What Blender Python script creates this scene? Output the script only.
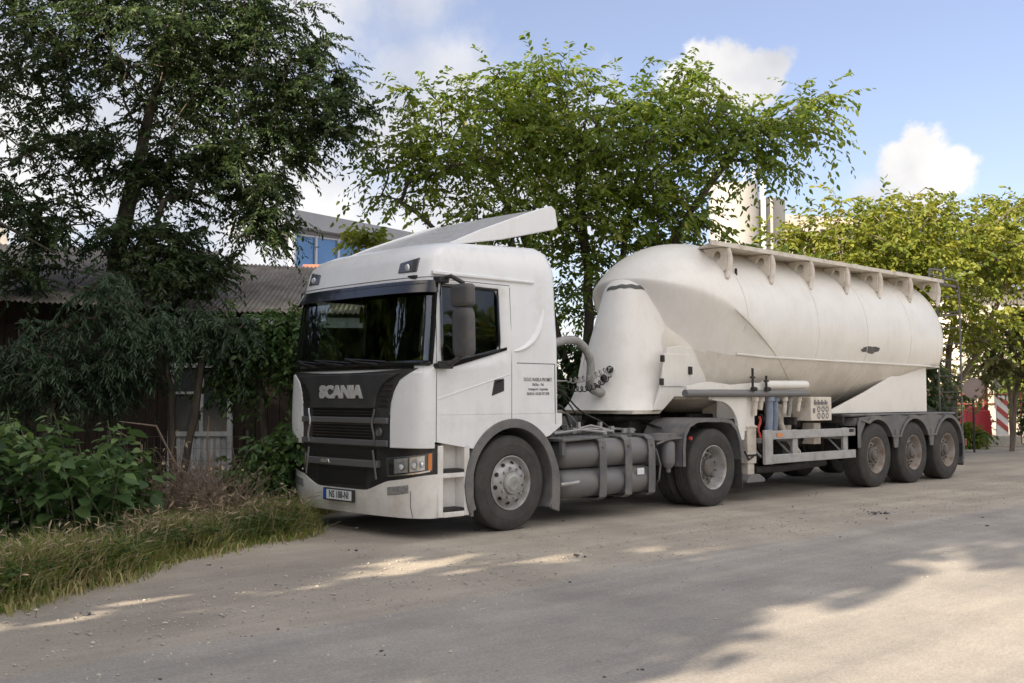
import bpy, bmesh, math, random
import numpy as np
from mathutils import Vector, Matrix

# ------------------------------------------------------------------ camera, sky, sun, exposure
for o in list(bpy.data.objects):
    bpy.data.objects.remove(o)
SC = bpy.context.scene
COL = SC.collection
R = math.radians
PI = math.pi

CAM = (-6.6558, -8.4717, 1.45)
YAW = 46.285
cd = bpy.data.cameras.new('camera')
cam = bpy.data.objects.new('camera', cd)
COL.objects.link(cam)
cam.location = CAM
cam.rotation_euler = (R(93.0), 0, R(YAW - 90))
cd.sensor_width = 36.0
cd.lens = 37.6
cd.clip_start = 0.05
cd.clip_end = 3000
SC.camera = cam

SUN_AZ = 180.0     # direction towards the sun, degrees from +x counter-clockwise
SUN_EL = 25.0
sd = bpy.data.lights.new('sun', 'SUN')
sun = bpy.data.objects.new('sun', sd)
COL.objects.link(sun)
sd.energy = 4.8
sd.angle = R(0.6)
sd.color = (1.0, 0.85, 0.66)
to_sun = Vector((math.cos(R(SUN_AZ)) * math.cos(R(SUN_EL)), math.sin(R(SUN_AZ)) * math.cos(R(SUN_EL)), math.sin(R(SUN_EL))))
sun.rotation_euler = to_sun.to_track_quat('Z', 'Y').to_euler()
sun.location = (-30, 5, 30)

SC.view_settings.view_transform = 'Standard'
SC.view_settings.look = 'None'
SC.view_settings.exposure = 1.3
SC.view_settings.gamma = 1.0
SC.view_settings.use_curve_mapping = False

world = bpy.data.worlds.new('World')
SC.world = world
world.use_nodes = True
wn = world.node_tree.nodes
wl = world.node_tree.links
wn.clear()
w_out = wn.new('ShaderNodeOutputWorld')
w_bg = wn.new('ShaderNodeBackground')
w_bg.inputs['Strength'].default_value = 0.10
wl.new(w_bg.outputs[0], w_out.inputs['Surface'])
sky = wn.new('ShaderNodeTexSky')
sky.sky_type = 'NISHITA'
sky.sun_disc = False
sky.sun_elevation = R(SUN_EL)
sky.sun_rotation = R(90 - SUN_AZ)
sky.air_density = 1.0
sky.dust_density = 0.6
sky.ozone_density = 2.0
tc = wn.new('ShaderNodeTexCoord')
n1 = wn.new('ShaderNodeTexNoise')
n1.inputs['Scale'].default_value = 17.0
n1.inputs['Detail'].default_value = 9.0
n1.inputs['Roughness'].default_value = 0.62
wl.new(tc.outputs['Generated'], n1.inputs['Vector'])


def wmath(op, a, b=None):
    n = wn.new('ShaderNodeMath')
    n.operation = op
    for i, v in enumerate((a, b)):
        if v is None:
            continue
        if isinstance(v, (int, float)):
            n.inputs[i].default_value = v
        else:
            wl.new(v, n.inputs[i])
    return n.outputs[0]


# cumulus clouds standing in fixed directions of the sky (unit direction, radius, sideways stretch is by several balls)
CLOUDS = [((0.7743, 0.5606, 0.290), 0.032, 1.0, 0), ((0.7885, 0.5386, 0.288), 0.036, 1.0, 0), ((0.802, 0.520, 0.288), 0.030, 1.0, 0), ((0.7677, 0.5722, 0.280), 0.034, 0.95, 0),
          ((0.8791, 0.4318, 0.199), 0.026, 1.0, 0), ((0.8858, 0.4124, 0.208), 0.028, 1.0, 0), ((0.893, 0.402, 0.196), 0.027, 1.0, 0), ((0.885, 0.422, 0.182), 0.036, 0.95, 0), ((0.871, 0.452, 0.178), 0.028, 0.9, 0),
          ((0.590, 0.760, 0.240), 0.10, 0.85, 0), ((0.520, 0.830, 0.17), 0.17, 0.9, 0), ((0.42, 0.88, 0.22), 0.15, 0.85, 0),
          ((0.575, 0.735, 0.36), 0.075, 0.6, 0), ((0.30, 0.93, 0.20), 0.15, 0.9, 0), ((0.18, 0.95, 0.25), 0.18, 0.85, 0), ((0.65, 0.75, 0.16), 0.12, 0.9, 0),
          ((0.50, 0.78, 0.37), 0.12, 0.75, 0), ((0.62, 0.74, 0.28), 0.09, 0.8, 0), ((0.70, 0.68, 0.20), 0.11, 0.85, 0), ((0.45, 0.83, 0.33), 0.12, 0.75, 0), ((0.34, 0.86, 0.40), 0.16, 0.6, 0),
          ((0.1, -0.35, 0.93), 0.62, 0.92, 1), ((-0.5, -0.6, 0.6), 0.5, 0.92, 1), ((0.3, -0.9, 0.35), 0.5, 0.92, 1), ((-0.6, 0.2, 0.8), 0.4, 0.9, 1), ((0.75, -0.45, 0.5), 0.3, 0.9, 1)]  # this row: caps out of view, added to brighten and neutralise the shade
mask = himask = None
for c, r, k, hi in CLOUDS:
    v = Vector(c).normalized()
    d = wn.new('ShaderNodeVectorMath')
    d.operation = 'DISTANCE'
    wl.new(tc.outputs['Generated'], d.inputs[0])
    d.inputs[1].default_value = v
    dn = wmath('ADD', d.outputs['Value'], wmath('MULTIPLY', wmath('SUBTRACT', n1.outputs['Fac'], 0.5), 0.9 * r + 0.035))
    mr = wn.new('ShaderNodeMapRange')
    mr.interpolation_type = 'SMOOTHSTEP'
    wl.new(dn, mr.inputs['Value'])
    soft = 0.7 if k >= 0.95 else 0.2
    mr.inputs['From Min'].default_value = r * 1.05
    mr.inputs['From Max'].default_value = r * soft
    mr.inputs['To Min'].default_value = 0
    mr.inputs['To Max'].default_value = k
    if hi:
        himask = mr.outputs['Result'] if himask is None else wmath('MAXIMUM', himask, mr.outputs['Result'])
        continue
    mask = mr.outputs['Result'] if mask is None else wmath('MAXIMUM', mask, mr.outputs['Result'])
n2 = wn.new('ShaderNodeTexNoise')
n2.inputs['Scale'].default_value = 9.0
n2.inputs['Detail'].default_value = 5.0
wl.new(tc.outputs['Generated'], n2.inputs['Vector'])
cr = wn.new('ShaderNodeValToRGB')
cr.color_ramp.elements[0].position = 0.35
cr.color_ramp.elements[0].color = (2.9, 2.95, 3.15, 1)
cr.color_ramp.elements[1].position = 0.6
cr.color_ramp.elements[1].color = (4.35, 4.25, 4.15, 1)
wl.new(n2.outputs['Fac'], cr.inputs['Fac'])
wm = wn.new('ShaderNodeMix')
wm.data_type = 'RGBA'
wl.new(mask, wm.inputs[0])
hz_ = wn.new('ShaderNodeMix')
hz_.data_type = 'RGBA'
hz_.inputs[0].default_value = 0.26
tn_ = wn.new('ShaderNodeMix')
tn_.data_type = 'RGBA'
tn_.blend_type = 'MULTIPLY'
tn_.inputs[0].default_value = 1.0
wl.new(sky.outputs[0], tn_.inputs[6])
tn_.inputs[7].default_value = (0.86, 0.75, 0.79, 1)
wl.new(tn_.outputs[2], hz_.inputs[6])
hz_.inputs[7].default_value = (2.7, 2.75, 3.15, 1)
wl.new(hz_.outputs[2], wm.inputs[6])
wl.new(cr.outputs[0], wm.inputs[7])
wh = wn.new('ShaderNodeMix')
wh.data_type = 'RGBA'
wl.new(himask, wh.inputs[0])
wl.new(wm.outputs[2], wh.inputs[6])
wh.inputs[7].default_value = (9.8, 9.1, 8.2, 1)     # unseen bright cloud overhead and behind, added as neutral fill light
wl.new(wh.outputs[2], w_bg.inputs['Color'])

# ------------------------------------------------------------------ helpers
FW = (math.cos(R(YAW)), math.sin(R(YAW)))


def site(lat, dep, z=0.0):
    """street grid: metres to the right of and ahead of the spot where the road is entered"""
    return (CAM[0] + lat * FW[1] + dep * FW[0], CAM[1] - lat * FW[0] + dep * FW[1], z)


def lerp(a, b, t):
    return a + (b - a) * t


def itp(x, pts):
    return float(np.interp(x, [p[0] for p in pts], [p[1] for p in pts]))


class MB:
    """collects shapes, then links them as ONE mesh object"""

    def __init__(self):
        self.v = []
        self.f = []
        self.mi = []

    def add(self, vs, fs, m=0):
        b = len(self.v)
        self.v += [tuple(x) for x in vs]
        self.f += [tuple(i + b for i in f) for f in fs]
        self.mi += [m] * len(fs)

    def box(self, lo, hi, m=0, rot=None, taper=None):
        c = [(lo[i] + hi[i]) / 2 for i in range(3)]
        h = [(hi[i] - lo[i]) / 2 for i in range(3)]
        vs = []
        for sz in (-1, 1):
            for sx, sy in ((-1, -1), (1, -1), (1, 1), (-1, 1)):
                k = taper if (taper and sz > 0) else 1
                p = Vector((sx * h[0] * k, sy * h[1] * k, sz * h[2]))
                if rot is not None:
                    p = rot @ p
                vs.append((p.x + c[0], p.y + c[1], p.z + c[2]))
        self.add(vs, [(3, 2, 1, 0), (4, 5, 6, 7), (0, 1, 5, 4), (1, 2, 6, 5), (2, 3, 7, 6), (3, 0, 4, 7)], m)

    def tube(self, pts, r, n=8, m=0, cap=True):
        pts = [Vector(p) for p in pts]
        rs = r if isinstance(r, (list, tuple)) else [r] * len(pts)
        t0 = (pts[1] - pts[0]).normalized()
        a = t0.orthogonal().normalized()
        rings = []
        for i, p in enumerate(pts):
            t = ((pts[min(i + 1, len(pts) - 1)] - pts[max(i - 1, 0)])).normalized()
            a = (a - t * a.dot(t))
            if a.length < 1e-6:
                a = t.orthogonal()
            a.normalize()
            b = t.cross(a)
            rings.append([p + (a * math.cos(2 * PI * k / n) + b * math.sin(2 * PI * k / n)) * rs[i] for k in range(n)])
        vs = [q for rg in rings for q in rg]
        fs = []
        for i in range(len(pts) - 1):
            for k in range(n):
                k2 = (k + 1) % n
                fs.append((i * n + k, i * n + k2, (i + 1) * n + k2, (i + 1) * n + k))
        if cap:
            fs.append(tuple(range(n - 1, -1, -1)))
            fs.append(tuple((len(pts) - 1) * n + k for k in range(n)))
        self.add(vs, fs, m)

    def lathe(self, prof, c, axis='y', n=40, m=0, sgn=1, closed=False):
        """prof: (radius, distance along the axis)"""
        vs = []
        fs = []
        for r, a in prof:
            for k in range(n):
                t = 2 * PI * k / n
                u, w = r * math.cos(t), r * math.sin(t)
                a2 = a * sgn
                if axis == 'y':
                    vs.append((c[0] + u, c[1] + a2, c[2] + w))
                elif axis == 'x':
                    vs.append((c[0] + a2, c[1] + u, c[2] + w))
                else:
                    vs.append((c[0] + u, c[1] + w, c[2] + a2))
        np_ = len(prof)
        for i in range(np_ if closed else np_ - 1):
            j = (i + 1) % np_
            for k in range(n):
                k2 = (k + 1) % n
                fs.append((i * n + k, i * n + k2, j * n + k2, j * n + k))
        self.add(vs, fs, m)

    def prism(self, poly, plane, lo, hi, m=0):
        """poly: 2D outline; plane 'xz' (extrude in y), 'yz' (in x), 'xy' (in z)"""
        n = len(poly)
        vs = []
        for d in (lo, hi):
            for a, b in poly:
                vs.append({'xz': (a, d, b), 'yz': (d, a, b), 'xy': (a, b, d)}[plane])
        fs = [tuple(range(n)), tuple(range(2 * n - 1, n - 1, -1))]
        for i in range(n):
            j = (i + 1) % n
            fs.append((i, i + n, j + n, j))
        self.add(vs, fs, m)

    def grid(self, fn, nu, nv, m=0, closeu=False):
        vs = [fn(i / (nu if closeu else nu - 1), j / (nv - 1)) for j in range(nv) for i in range(nu)]
        fs = []
        for j in range(nv - 1):
            for i in range(nu if closeu else nu - 1):
                i2 = (i + 1) % nu
                fs.append((j * nu + i, j * nu + i2, (j + 1) * nu + i2, (j + 1) * nu + i))
        self.add(vs, fs, m)

    def band(self, fn, nu, nv, th, m=0):
        """a curved sheet with thickness: fn(u,v) -> (point, inward direction)"""
        vs = []
        for d in (0, 1):
            for j in range(nv):
                for i in range(nu):
                    p, q = fn(i / (nu - 1), j / (nv - 1))
                    vs.append(tuple(p[k] + q[k] * th * d for k in range(3)))
        N = nu * nv
        fs = []
        for j in range(nv - 1):
            for i in range(nu - 1):
                a = j * nu + i
                fs.append((a, a + 1, a + nu + 1, a + nu))
                fs.append((N + a, N + a + nu, N + a + nu + 1, N + a + 1))
        for i in range(nu - 1):
            fs.append((i, N + i, N + i + 1, i + 1))
            a = (nv - 1) * nu + i
            fs.append((a, a + 1, N + a + 1, N + a))
        for j in range(nv - 1):
            a = j * nu
            fs.append((a, a + nu, N + a + nu, N + a))
            a = j * nu + nu - 1
            fs.append((a, N + a, N + a + nu, a + nu))
        self.add(vs, fs, m)

    def build(self, name, mats, parent=None, smooth=35, bevel=0, origin=None, seg=2, recalc=True):
        me = bpy.data.meshes.new(name)
        off = Vector(origin) if origin else Vector((0, 0, 0))
        me.from_pydata([tuple(Vector(v) - off) for v in self.v], [], self.f)
        if not isinstance(mats, (list, tuple)):
            mats = [mats]
        for m in mats:
            me.materials.append(m)
        me.polygons.foreach_set('material_index', self.mi)
        if recalc:
            bm = bmesh.new()
            bm.from_mesh(me)
            bmesh.ops.recalc_face_normals(bm, faces=bm.faces)
            bm.to_mesh(me)
            bm.free()
        if smooth:
            me.polygons.foreach_set('use_smooth', [True] * len(me.polygons))
            me.set_sharp_from_angle(angle=R(smooth))
        o = bpy.data.objects.new(name, me)
        COL.objects.link(o)
        if bevel:
            b = o.modifiers.new('bevel', 'BEVEL')
            b.width = bevel
            b.segments = seg
            b.limit_method = 'ANGLE'
            b.angle_limit = R(40)
            b.harden_normals = False
        if origin:
            o.location = off
        if parent:
            o.parent = parent
            if parent.get('_origin'):
                pass
        return o


def tag(o, label=None, cat=None, group=None, kind=None):
    if label:
        o['label'] = label
    if cat:
        o['category'] = cat
    if group:
        o['group'] = group
    if kind:
        o['kind'] = kind
    return o


def empty(name, loc=(0, 0, 0), parent=None):
    o = bpy.data.objects.new(name, None)
    COL.objects.link(o)
    o.location = loc
    o.empty_display_size = 0.2
    if parent:
        o.parent = parent
    return o


def copy_tree(o, parent=None):
    c = o.copy()
    COL.objects.link(c)
    c.parent = parent
    for ch in [x for x in COL.objects if x.parent == o]:
        copy_tree(ch, c)
    return c


# ------------------------------------------------------------------ materials
def mat(name, col, rough=0.5, metal=0.0, spec=0.5, var=0.0, vscale=6.0, dirt=None, dscale=3.0, damt=0.0, dlo=0.45, dhi=0.7, bump=0.0, bscale=40, coat=0.0, col2=None, stretch=None, streak=0.0):
    m = bpy.data.materials.new(name)
    m.use_nodes = True
    nt = m.node_tree
    b = nt.nodes['Principled BSDF']
    b.inputs['Roughness'].default_value = rough
    b.inputs['Metallic'].default_value = metal
    b.inputs['Specular IOR Level'].default_value = spec
    b.inputs['Coat Weight'].default_value = coat
    c4 = (*col, 1)
    b.inputs['Base Color'].default_value = c4
    tcn = nt.nodes.new('ShaderNodeTexCoord')
    src = tcn.outputs['Object']
    if stretch:
        mp = nt.nodes.new('ShaderNodeMapping')
        mp.inputs['Scale'].default_value = stretch
        nt.links.new(src, mp.inputs['Vector'])
        src = mp.outputs[0]
    last = None
    if var or col2:
        n = nt.nodes.new('ShaderNodeTexNoise')
        n.inputs['Scale'].default_value = vscale
        n.inputs['Detail'].default_value = 6
        n.inputs['Roughness'].default_value = 0.6
        nt.links.new(src, n.inputs['Vector'])
        rp = nt.nodes.new('ShaderNodeValToRGB')
        rp.color_ramp.elements[0].position = 0.32
        rp.color_ramp.elements[1].position = 0.68
        lo = col2 if col2 else tuple(x * (1 - var) for x in col)
        rp.color_ramp.elements[0].color = (*lo, 1)
        rp.color_ramp.elements[1].color = (*(col if col2 else tuple(min(1, x * (1 + var)) for x in col)), 1)
        nt.links.new(n.outputs['Fac'], rp.inputs['Fac'])
        last = rp.outputs[0]
    if dirt:
        n = nt.nodes.new('ShaderNodeTexNoise')
        n.inputs['Scale'].default_value = dscale
        n.inputs['Detail'].default_value = 9
        n.inputs['Roughness'].default_value = 0.68
        nt.links.new(src, n.inputs['Vector'])
        mr = nt.nodes.new('ShaderNodeMapRange')
        mr.inputs['From Min'].default_value = dlo
        mr.inputs['From Max'].default_value = dhi
        mr.inputs['To Max'].default_value = damt
        nt.links.new(n.outputs['Fac'], mr.inputs['Value'])
        mx = nt.nodes.new('ShaderNodeMix')
        mx.data_type = 'RGBA'
        nt.links.new(mr.outputs[0], mx.inputs[0])
        if last:
            nt.links.new(last, mx.inputs[6])
        else:
            mx.inputs[6].default_value = c4
        mx.inputs[7].default_value = (*dirt, 1)
        last = mx.outputs[2]
        rr = nt.nodes.new('ShaderNodeMapRange')
        nt.links.new(mr.outputs[0], rr.inputs['Value'])
        rr.inputs['To Min'].default_value = rough
        rr.inputs['To Max'].default_value = min(1, rough + 0.5)
        nt.links.new(rr.outputs[0], b.inputs['Roughness'])
    if streak:
        mp2 = nt.nodes.new('ShaderNodeMapping')
        mp2.inputs['Scale'].default_value = (9, 9, 0.45)
        nt.links.new(tcn.outputs['Object'], mp2.inputs['Vector'])
        n = nt.nodes.new('ShaderNodeTexNoise')
        n.inputs['Scale'].default_value = 1.6
        n.inputs['Detail'].default_value = 7
        n.inputs['Roughness'].default_value = 0.65
        nt.links.new(mp2.outputs[0], n.inputs['Vector'])
        mr = nt.nodes.new('ShaderNodeMapRange')
        mr.inputs['From Min'].default_value = 0.5
        mr.inputs['From Max'].default_value = 0.78
        mr.inputs['To Max'].default_value = streak
        nt.links.new(n.outputs['Fac'], mr.inputs['Value'])
        mx = nt.nodes.new('ShaderNodeMix')
        mx.data_type = 'RGBA'
        nt.links.new(mr.outputs[0], mx.inputs[0])
        if last:
            nt.links.new(last, mx.inputs[6])
        else:
            mx.inputs[6].default_value = c4
        mx.inputs[7].default_value = (0.33, 0.28, 0.21, 1)
        last = mx.outputs[2]
    if last:
        nt.links.new(last, b.inputs['Base Color'])
    if bump:
        n = nt.nodes.new('ShaderNodeTexNoise')
        n.inputs['Scale'].default_value = bscale
        n.inputs['Detail'].default_value = 6
        nt.links.new(src, n.inputs['Vector'])
        bp = nt.nodes.new('ShaderNodeBump')
        bp.inputs['Strength'].default_value = bump
        bp.inputs['Distance'].default_value = 0.02
        nt.links.new(n.outputs['Fac'], bp.inputs['Height'])
        nt.links.new(bp.outputs[0], b.inputs['Normal'])
    return m


def glass_mat(name, tint=(0.70, 0.76, 0.73), refl=0.9):
    m = bpy.data.materials.new(name)
    m.use_nodes = True
    nt = m.node_tree
    nt.nodes.clear()
    out = nt.nodes.new('ShaderNodeOutputMaterial')
    tr = nt.nodes.new('ShaderNodeBsdfTransparent')
    tr.inputs[0].default_value = (*tint, 1)
    gl = nt.nodes.new('ShaderNodeBsdfGlossy')
    gl.inputs['Roughness'].default_value = 0.02
    fr = nt.nodes.new('ShaderNodeFresnel')
    fr.inputs['IOR'].default_value = 1.62 * refl
    mx = nt.nodes.new('ShaderNodeMixShader')
    nt.links.new(fr.outputs[0], mx.inputs[0])
    nt.links.new(tr.outputs[0], mx.inputs[1])
    nt.links.new(gl.outputs[0], mx.inputs[2])
    nt.links.new(mx.outputs[0], out.inputs[0])
    return m


def leaf_mat(name, stops, trans=0.35, rough=0.45, spec=0.35):
    """stops: list of (position, colour) over a per-leaf random number"""
    m = bpy.data.materials.new(name)
    m.use_nodes = True
    nt = m.node_tree
    b = nt.nodes['Principled BSDF']
    out = nt.nodes['Material Output']
    at = nt.nodes.new('ShaderNodeAttribute')
    at.attribute_name = 'tint'
    rp = nt.nodes.new('ShaderNodeValToRGB')
    while len(rp.color_ramp.elements) < len(stops):
        rp.color_ramp.elements.new(0.5)
    for e, (p, c) in zip(rp.color_ramp.elements, stops):
        e.position = p
        e.color = (*c, 1)
    nt.links.new(at.outputs['Fac'], rp.inputs['Fac'])
    nt.links.new(rp.outputs[0], b.inputs['Base Color'])
    b.inputs['Roughness'].default_value = rough
    b.inputs['Specular IOR Level'].default_value = spec
    tl = nt.nodes.new('ShaderNodeBsdfTranslucent')
    hs = nt.nodes.new('ShaderNodeHueSaturation')
    hs.inputs['Value'].default_value = 1.5
    hs.inputs['Saturation'].default_value = 1.1
    hs.inputs['Hue'].default_value = 0.485
    nt.links.new(rp.outputs[0], hs.inputs['Color'])
    nt.links.new(hs.outputs[0], tl.inputs[0])
    mx = nt.nodes.new('ShaderNodeMixShader')
    mx.inputs[0].default_value = trans
    nt.links.new(b.outputs[0], mx.inputs[1])
    nt.links.new(tl.outputs[0], mx.inputs[2])
    nt.links.new(mx.outputs[0], out.inputs[0])
    return m


DUST = (0.36, 0.31, 0.25)
M = {}
M['white'] = mat('white_paint', (0.77, 0.785, 0.80), 0.32, spec=0.5, coat=0.25, var=0.02, vscale=2, dirt=DUST, dscale=2.2, damt=0.4, dlo=0.5, dhi=0.85, streak=0.10)
M['deflector'] = mat('tree_reflection_paint', (0.52, 0.52, 0.53), 0.4, coat=0.2, dirt=(0.3, 0.29, 0.27), dscale=9, damt=0.6, dlo=0.42, dhi=0.7)  # white plate greyed and speckled to stand in for dappled tree reflections
M['bumper'] = mat('dusty_white_paint', (0.74, 0.73, 0.70), 0.4, coat=0.15, dirt=DUST, dscale=3.5, damt=0.65, dlo=0.42, dhi=0.8, streak=0.16)
M['tank'] = mat('tank_paint', (0.775, 0.76, 0.715), 0.38, coat=0.1, var=0.03, vscale=1.2, dirt=(0.42, 0.36, 0.27), dscale=1.6, damt=0.30, dlo=0.45, dhi=0.85, streak=0.13)
M['tankdust'] = mat('dusty_tank_paint', (0.71, 0.672, 0.60), 0.5, var=0.05, vscale=1.5, dirt=(0.36, 0.30, 0.22), dscale=2.0, damt=0.5, dlo=0.45, dhi=0.85, streak=0.25)
M['tankframe'] = mat('frame_paint', (0.66, 0.61, 0.53), 0.5, dirt=(0.25, 0.20, 0.15), dscale=5, damt=0.7, dlo=0.48, dhi=0.75)
M['liner'] = mat('cab_liner', (0.05, 0.05, 0.055), 0.8)
M['black'] = mat('black_plastic', (0.018, 0.018, 0.020), 0.38, dirt=(0.12, 0.10, 0.085), dscale=6, damt=0.25)
M['gloss'] = mat('gloss_black', (0.012, 0.012, 0.014), 0.15, coat=0.4)
M['grille'] = mat('grille_plastic', (0.035, 0.036, 0.04), 0.42, dirt=(0.14, 0.12, 0.10), dscale=5, damt=0.25)
M['slat'] = mat('grille_slat', (0.10, 0.102, 0.108), 0.4, dirt=(0.16, 0.14, 0.12), dscale=5, damt=0.3)
M['mesh'] = mat('grille_mesh', (0.008, 0.008, 0.008), 0.7)
M['fender'] = mat('grey_plastic', (0.115, 0.117, 0.122), 0.6, var=0.12, vscale=4, dirt=(0.30, 0.26, 0.21), dscale=4, damt=0.5, dlo=0.42, dhi=0.75)
M['mirror'] = mat('mirror_plastic', (0.075, 0.077, 0.082), 0.5, dirt=(0.2, 0.17, 0.14), dscale=4, damt=0.3)
M['tyre'] = mat('tyre_rubber', (0.040, 0.039, 0.038), 0.85, dirt=(0.105, 0.095, 0.085), dscale=5, damt=0.5, dlo=0.38, dhi=0.7)
M['rim'] = mat('steel_rim', (0.42, 0.42, 0.42), 0.45, metal=0.35, dirt=(0.22, 0.18, 0.14), dscale=7, damt=0.7, dlo=0.4, dhi=0.68)
M['rusty'] = mat('dusty_rim', (0.30, 0.28, 0.26), 0.6, metal=0.1, dirt=(0.20, 0.13, 0.08), dscale=7, damt=0.8, dlo=0.4, dhi=0.65)
M['hub'] = mat('hub_metal', (0.40, 0.40, 0.39), 0.45, metal=0.5, dirt=(0.12, 0.09, 0.07), dscale=9, damt=0.6)
M['dirtyhub'] = mat('dirty_hub', (0.14, 0.13, 0.12), 0.7, dirt=(0.10, 0.07, 0.05), dscale=9, damt=0.7)
M['dark'] = mat('chassis_black', (0.018, 0.017, 0.016), 0.7, dirt=(0.10, 0.085, 0.07), dscale=6, damt=0.5)
M['steel'] = mat('tank_steel', (0.17, 0.17, 0.175), 0.5, metal=0.2, dirt=(0.26, 0.23, 0.19), dscale=5, damt=0.5, dlo=0.42, dhi=0.75)
M['chrome'] = mat('chrome', (0.62, 0.62, 0.63), 0.22, metal=0.9)
M['letters'] = mat('satin_letters', (0.58, 0.58, 0.58), 0.4, metal=0.25)
M['alu'] = mat('aluminium', (0.42, 0.42, 0.42), 0.42, metal=0.4, dirt=(0.24, 0.20, 0.16), dscale=6, damt=0.5)
M['orange'] = mat('orange_lens', (0.62, 0.20, 0.04), 0.25, coat=0.5)
M['red'] = mat('red_lens', (0.45, 0.05, 0.03), 0.4)
M['lens'] = mat('lamp_reflector', (0.72, 0.74, 0.76), 0.25, metal=0.4, var=0.3, vscale=14)
M['darklens'] = mat('smoked_lens', (0.06, 0.06, 0.065), 0.12, coat=0.6)
M['foglens'] = mat('ribbed_lamp', (0.22, 0.22, 0.22), 0.4, var=0.4, vscale=30)
M['platew'] = mat('plate_white', (0.72, 0.74, 0.76), 0.4)
M['blue'] = mat('plate_blue', (0.02, 0.10, 0.42), 0.4)
M['ink'] = mat('ink_black', (0.03, 0.03, 0.035), 0.5)
M['inkgrey'] = mat('faded_ink', (0.16, 0.16, 0.17), 0.6)
M['hose'] = mat('hose_grey', (0.30, 0.30, 0.29), 0.55, var=0.2, vscale=8)
M['bluepipe'] = mat('hose_blue', (0.20, 0.26, 0.36), 0.5, var=0.2, dirt=DUST, damt=0.5)
M['wornpatch'] = mat('bare_patch', (0.09, 0.088, 0.085), 0.6, var=0.4, vscale=9)
M['glass'] = glass_mat('side_glass', (0.6, 0.66, 0.62), 1.0)
M['wglass'] = glass_mat('windscreen_glass', (0.42, 0.48, 0.45), 1.3)
M['lampglass'] = glass_mat('lamp_glass', (0.95, 0.95, 0.95))
M['seat'] = mat('seat_cloth', (0.05, 0.05, 0.055), 0.9)
M['vest'] = mat('hi_vis_cloth', (0.55, 0.75, 0.05), 0.8)
M['yellow'] = mat('yellow_card', (0.70, 0.60, 0.06), 0.7)
M['bark'] = mat('bark', (0.075, 0.060, 0.045), 0.9, var=0.4, vscale=9, bump=0.8, bscale=25, stretch=(1, 1, 0.25))
M['bark2'] = mat('pale_bark', (0.16, 0.13, 0.10), 0.9, var=0.35, vscale=9, bump=0.6, bscale=25, stretch=(1, 1, 0.25))
M['twig'] = mat('dry_twig', (0.17, 0.125, 0.095), 0.9, var=0.3)

# ------------------------------------------------------------------ the tractor unit (front at x=0, left side at y=0, road at z=0)
tractor = empty('tractor_unit', (1.46, 1.25, 0))
tag(tractor, 'white cab-over tractor unit with black grille, in front of the silo trailer', 'truck')
trailer = empty('silo_trailer', (8.0, 1.25, 0))
tag(trailer, 'dusty white three-axle bulk silo trailer coupled behind the cab', 'trailer')


def under(o, root):
    """o was modelled in site coordinates; hang it under root without moving it"""
    o.parent = root
    l = Vector(root.location)
    r = root.parent
    while r:
        l += Vector(r.location)
        r = r.parent
    o.location = Vector(o.location) - l
    return o


def T(mb, name, m, **k):
    return under(mb.build(name, m, None, **k), tractor)


def L(mb, name, m, **k):
    return under(mb.build(name, m, None, **k), trailer)


def sub(mb, name, m, par, **k):
    return under(mb.build(name, m, None, **k), par)


XF = [(0.9, 0.09), (1.27, 0.09), (1.78, 0.11), (2.62, 0.20), (2.95, 0.29), (3.03, 0.37), (3.08, 0.5), (3.1, 0.7)]
HW = [(1.27, 1.25), (2.0, 1.25), (2.9, 1.20), (3.03, 1.14), (3.08, 1.07), (3.1, 0.95)]
XR = [(1.27, 2.24), (2.9, 2.22), (3.03, 2.16), (3.08, 2.06), (3.1, 1.9)]
AF, NF = 0.25, 3.0


def front_pt(y, z, out=0.0):
    """point of the bowed cab front at a given width and height"""
    hw = itp(z, HW)
    u = min(abs(y - 1.25) / hw, 0.99995)
    x = itp(z, XF) + AF - AF * (1 - u ** NF) ** (1 / NF)
    return (x - out, y, z)


def front_phi(phi, z, out=0.0):
    hw = itp(z, HW) + out
    c, s = math.cos(phi), max(math.sin(phi), 0)
    y = 1.25 - hw * math.copysign(abs(c) ** (2 / NF), c)
    x = itp(z, XF) + AF - (AF + out) * s ** (2 / NF)
    return (x, y, z)


# plan columns: windscreen edge at PH1
PH1 = 0.135
phis = [0.0, 0.05, 0.09] + [PH1 + (PI - 2 * PH1) * i / 26 for i in range(27)] + [PI - 0.09, PI - 0.05, PI]
side_x = [0.445, 0.7, 0.95, 1.255, 1.43, 1.7, 2.0]      # window between 0.445 and 1.255
rows = [1.27, 1.4, 1.55, 1.68, 1.80, 1.95, 2.1, 2.25, 2.4, 2.52, 2.62, 2.69, 2.78, 2.88, 2.95, 2.99, 3.03, 3.06, 3.08, 3.1]
WB, WT = rows.index(1.80), rows.index(2.62)


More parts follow.
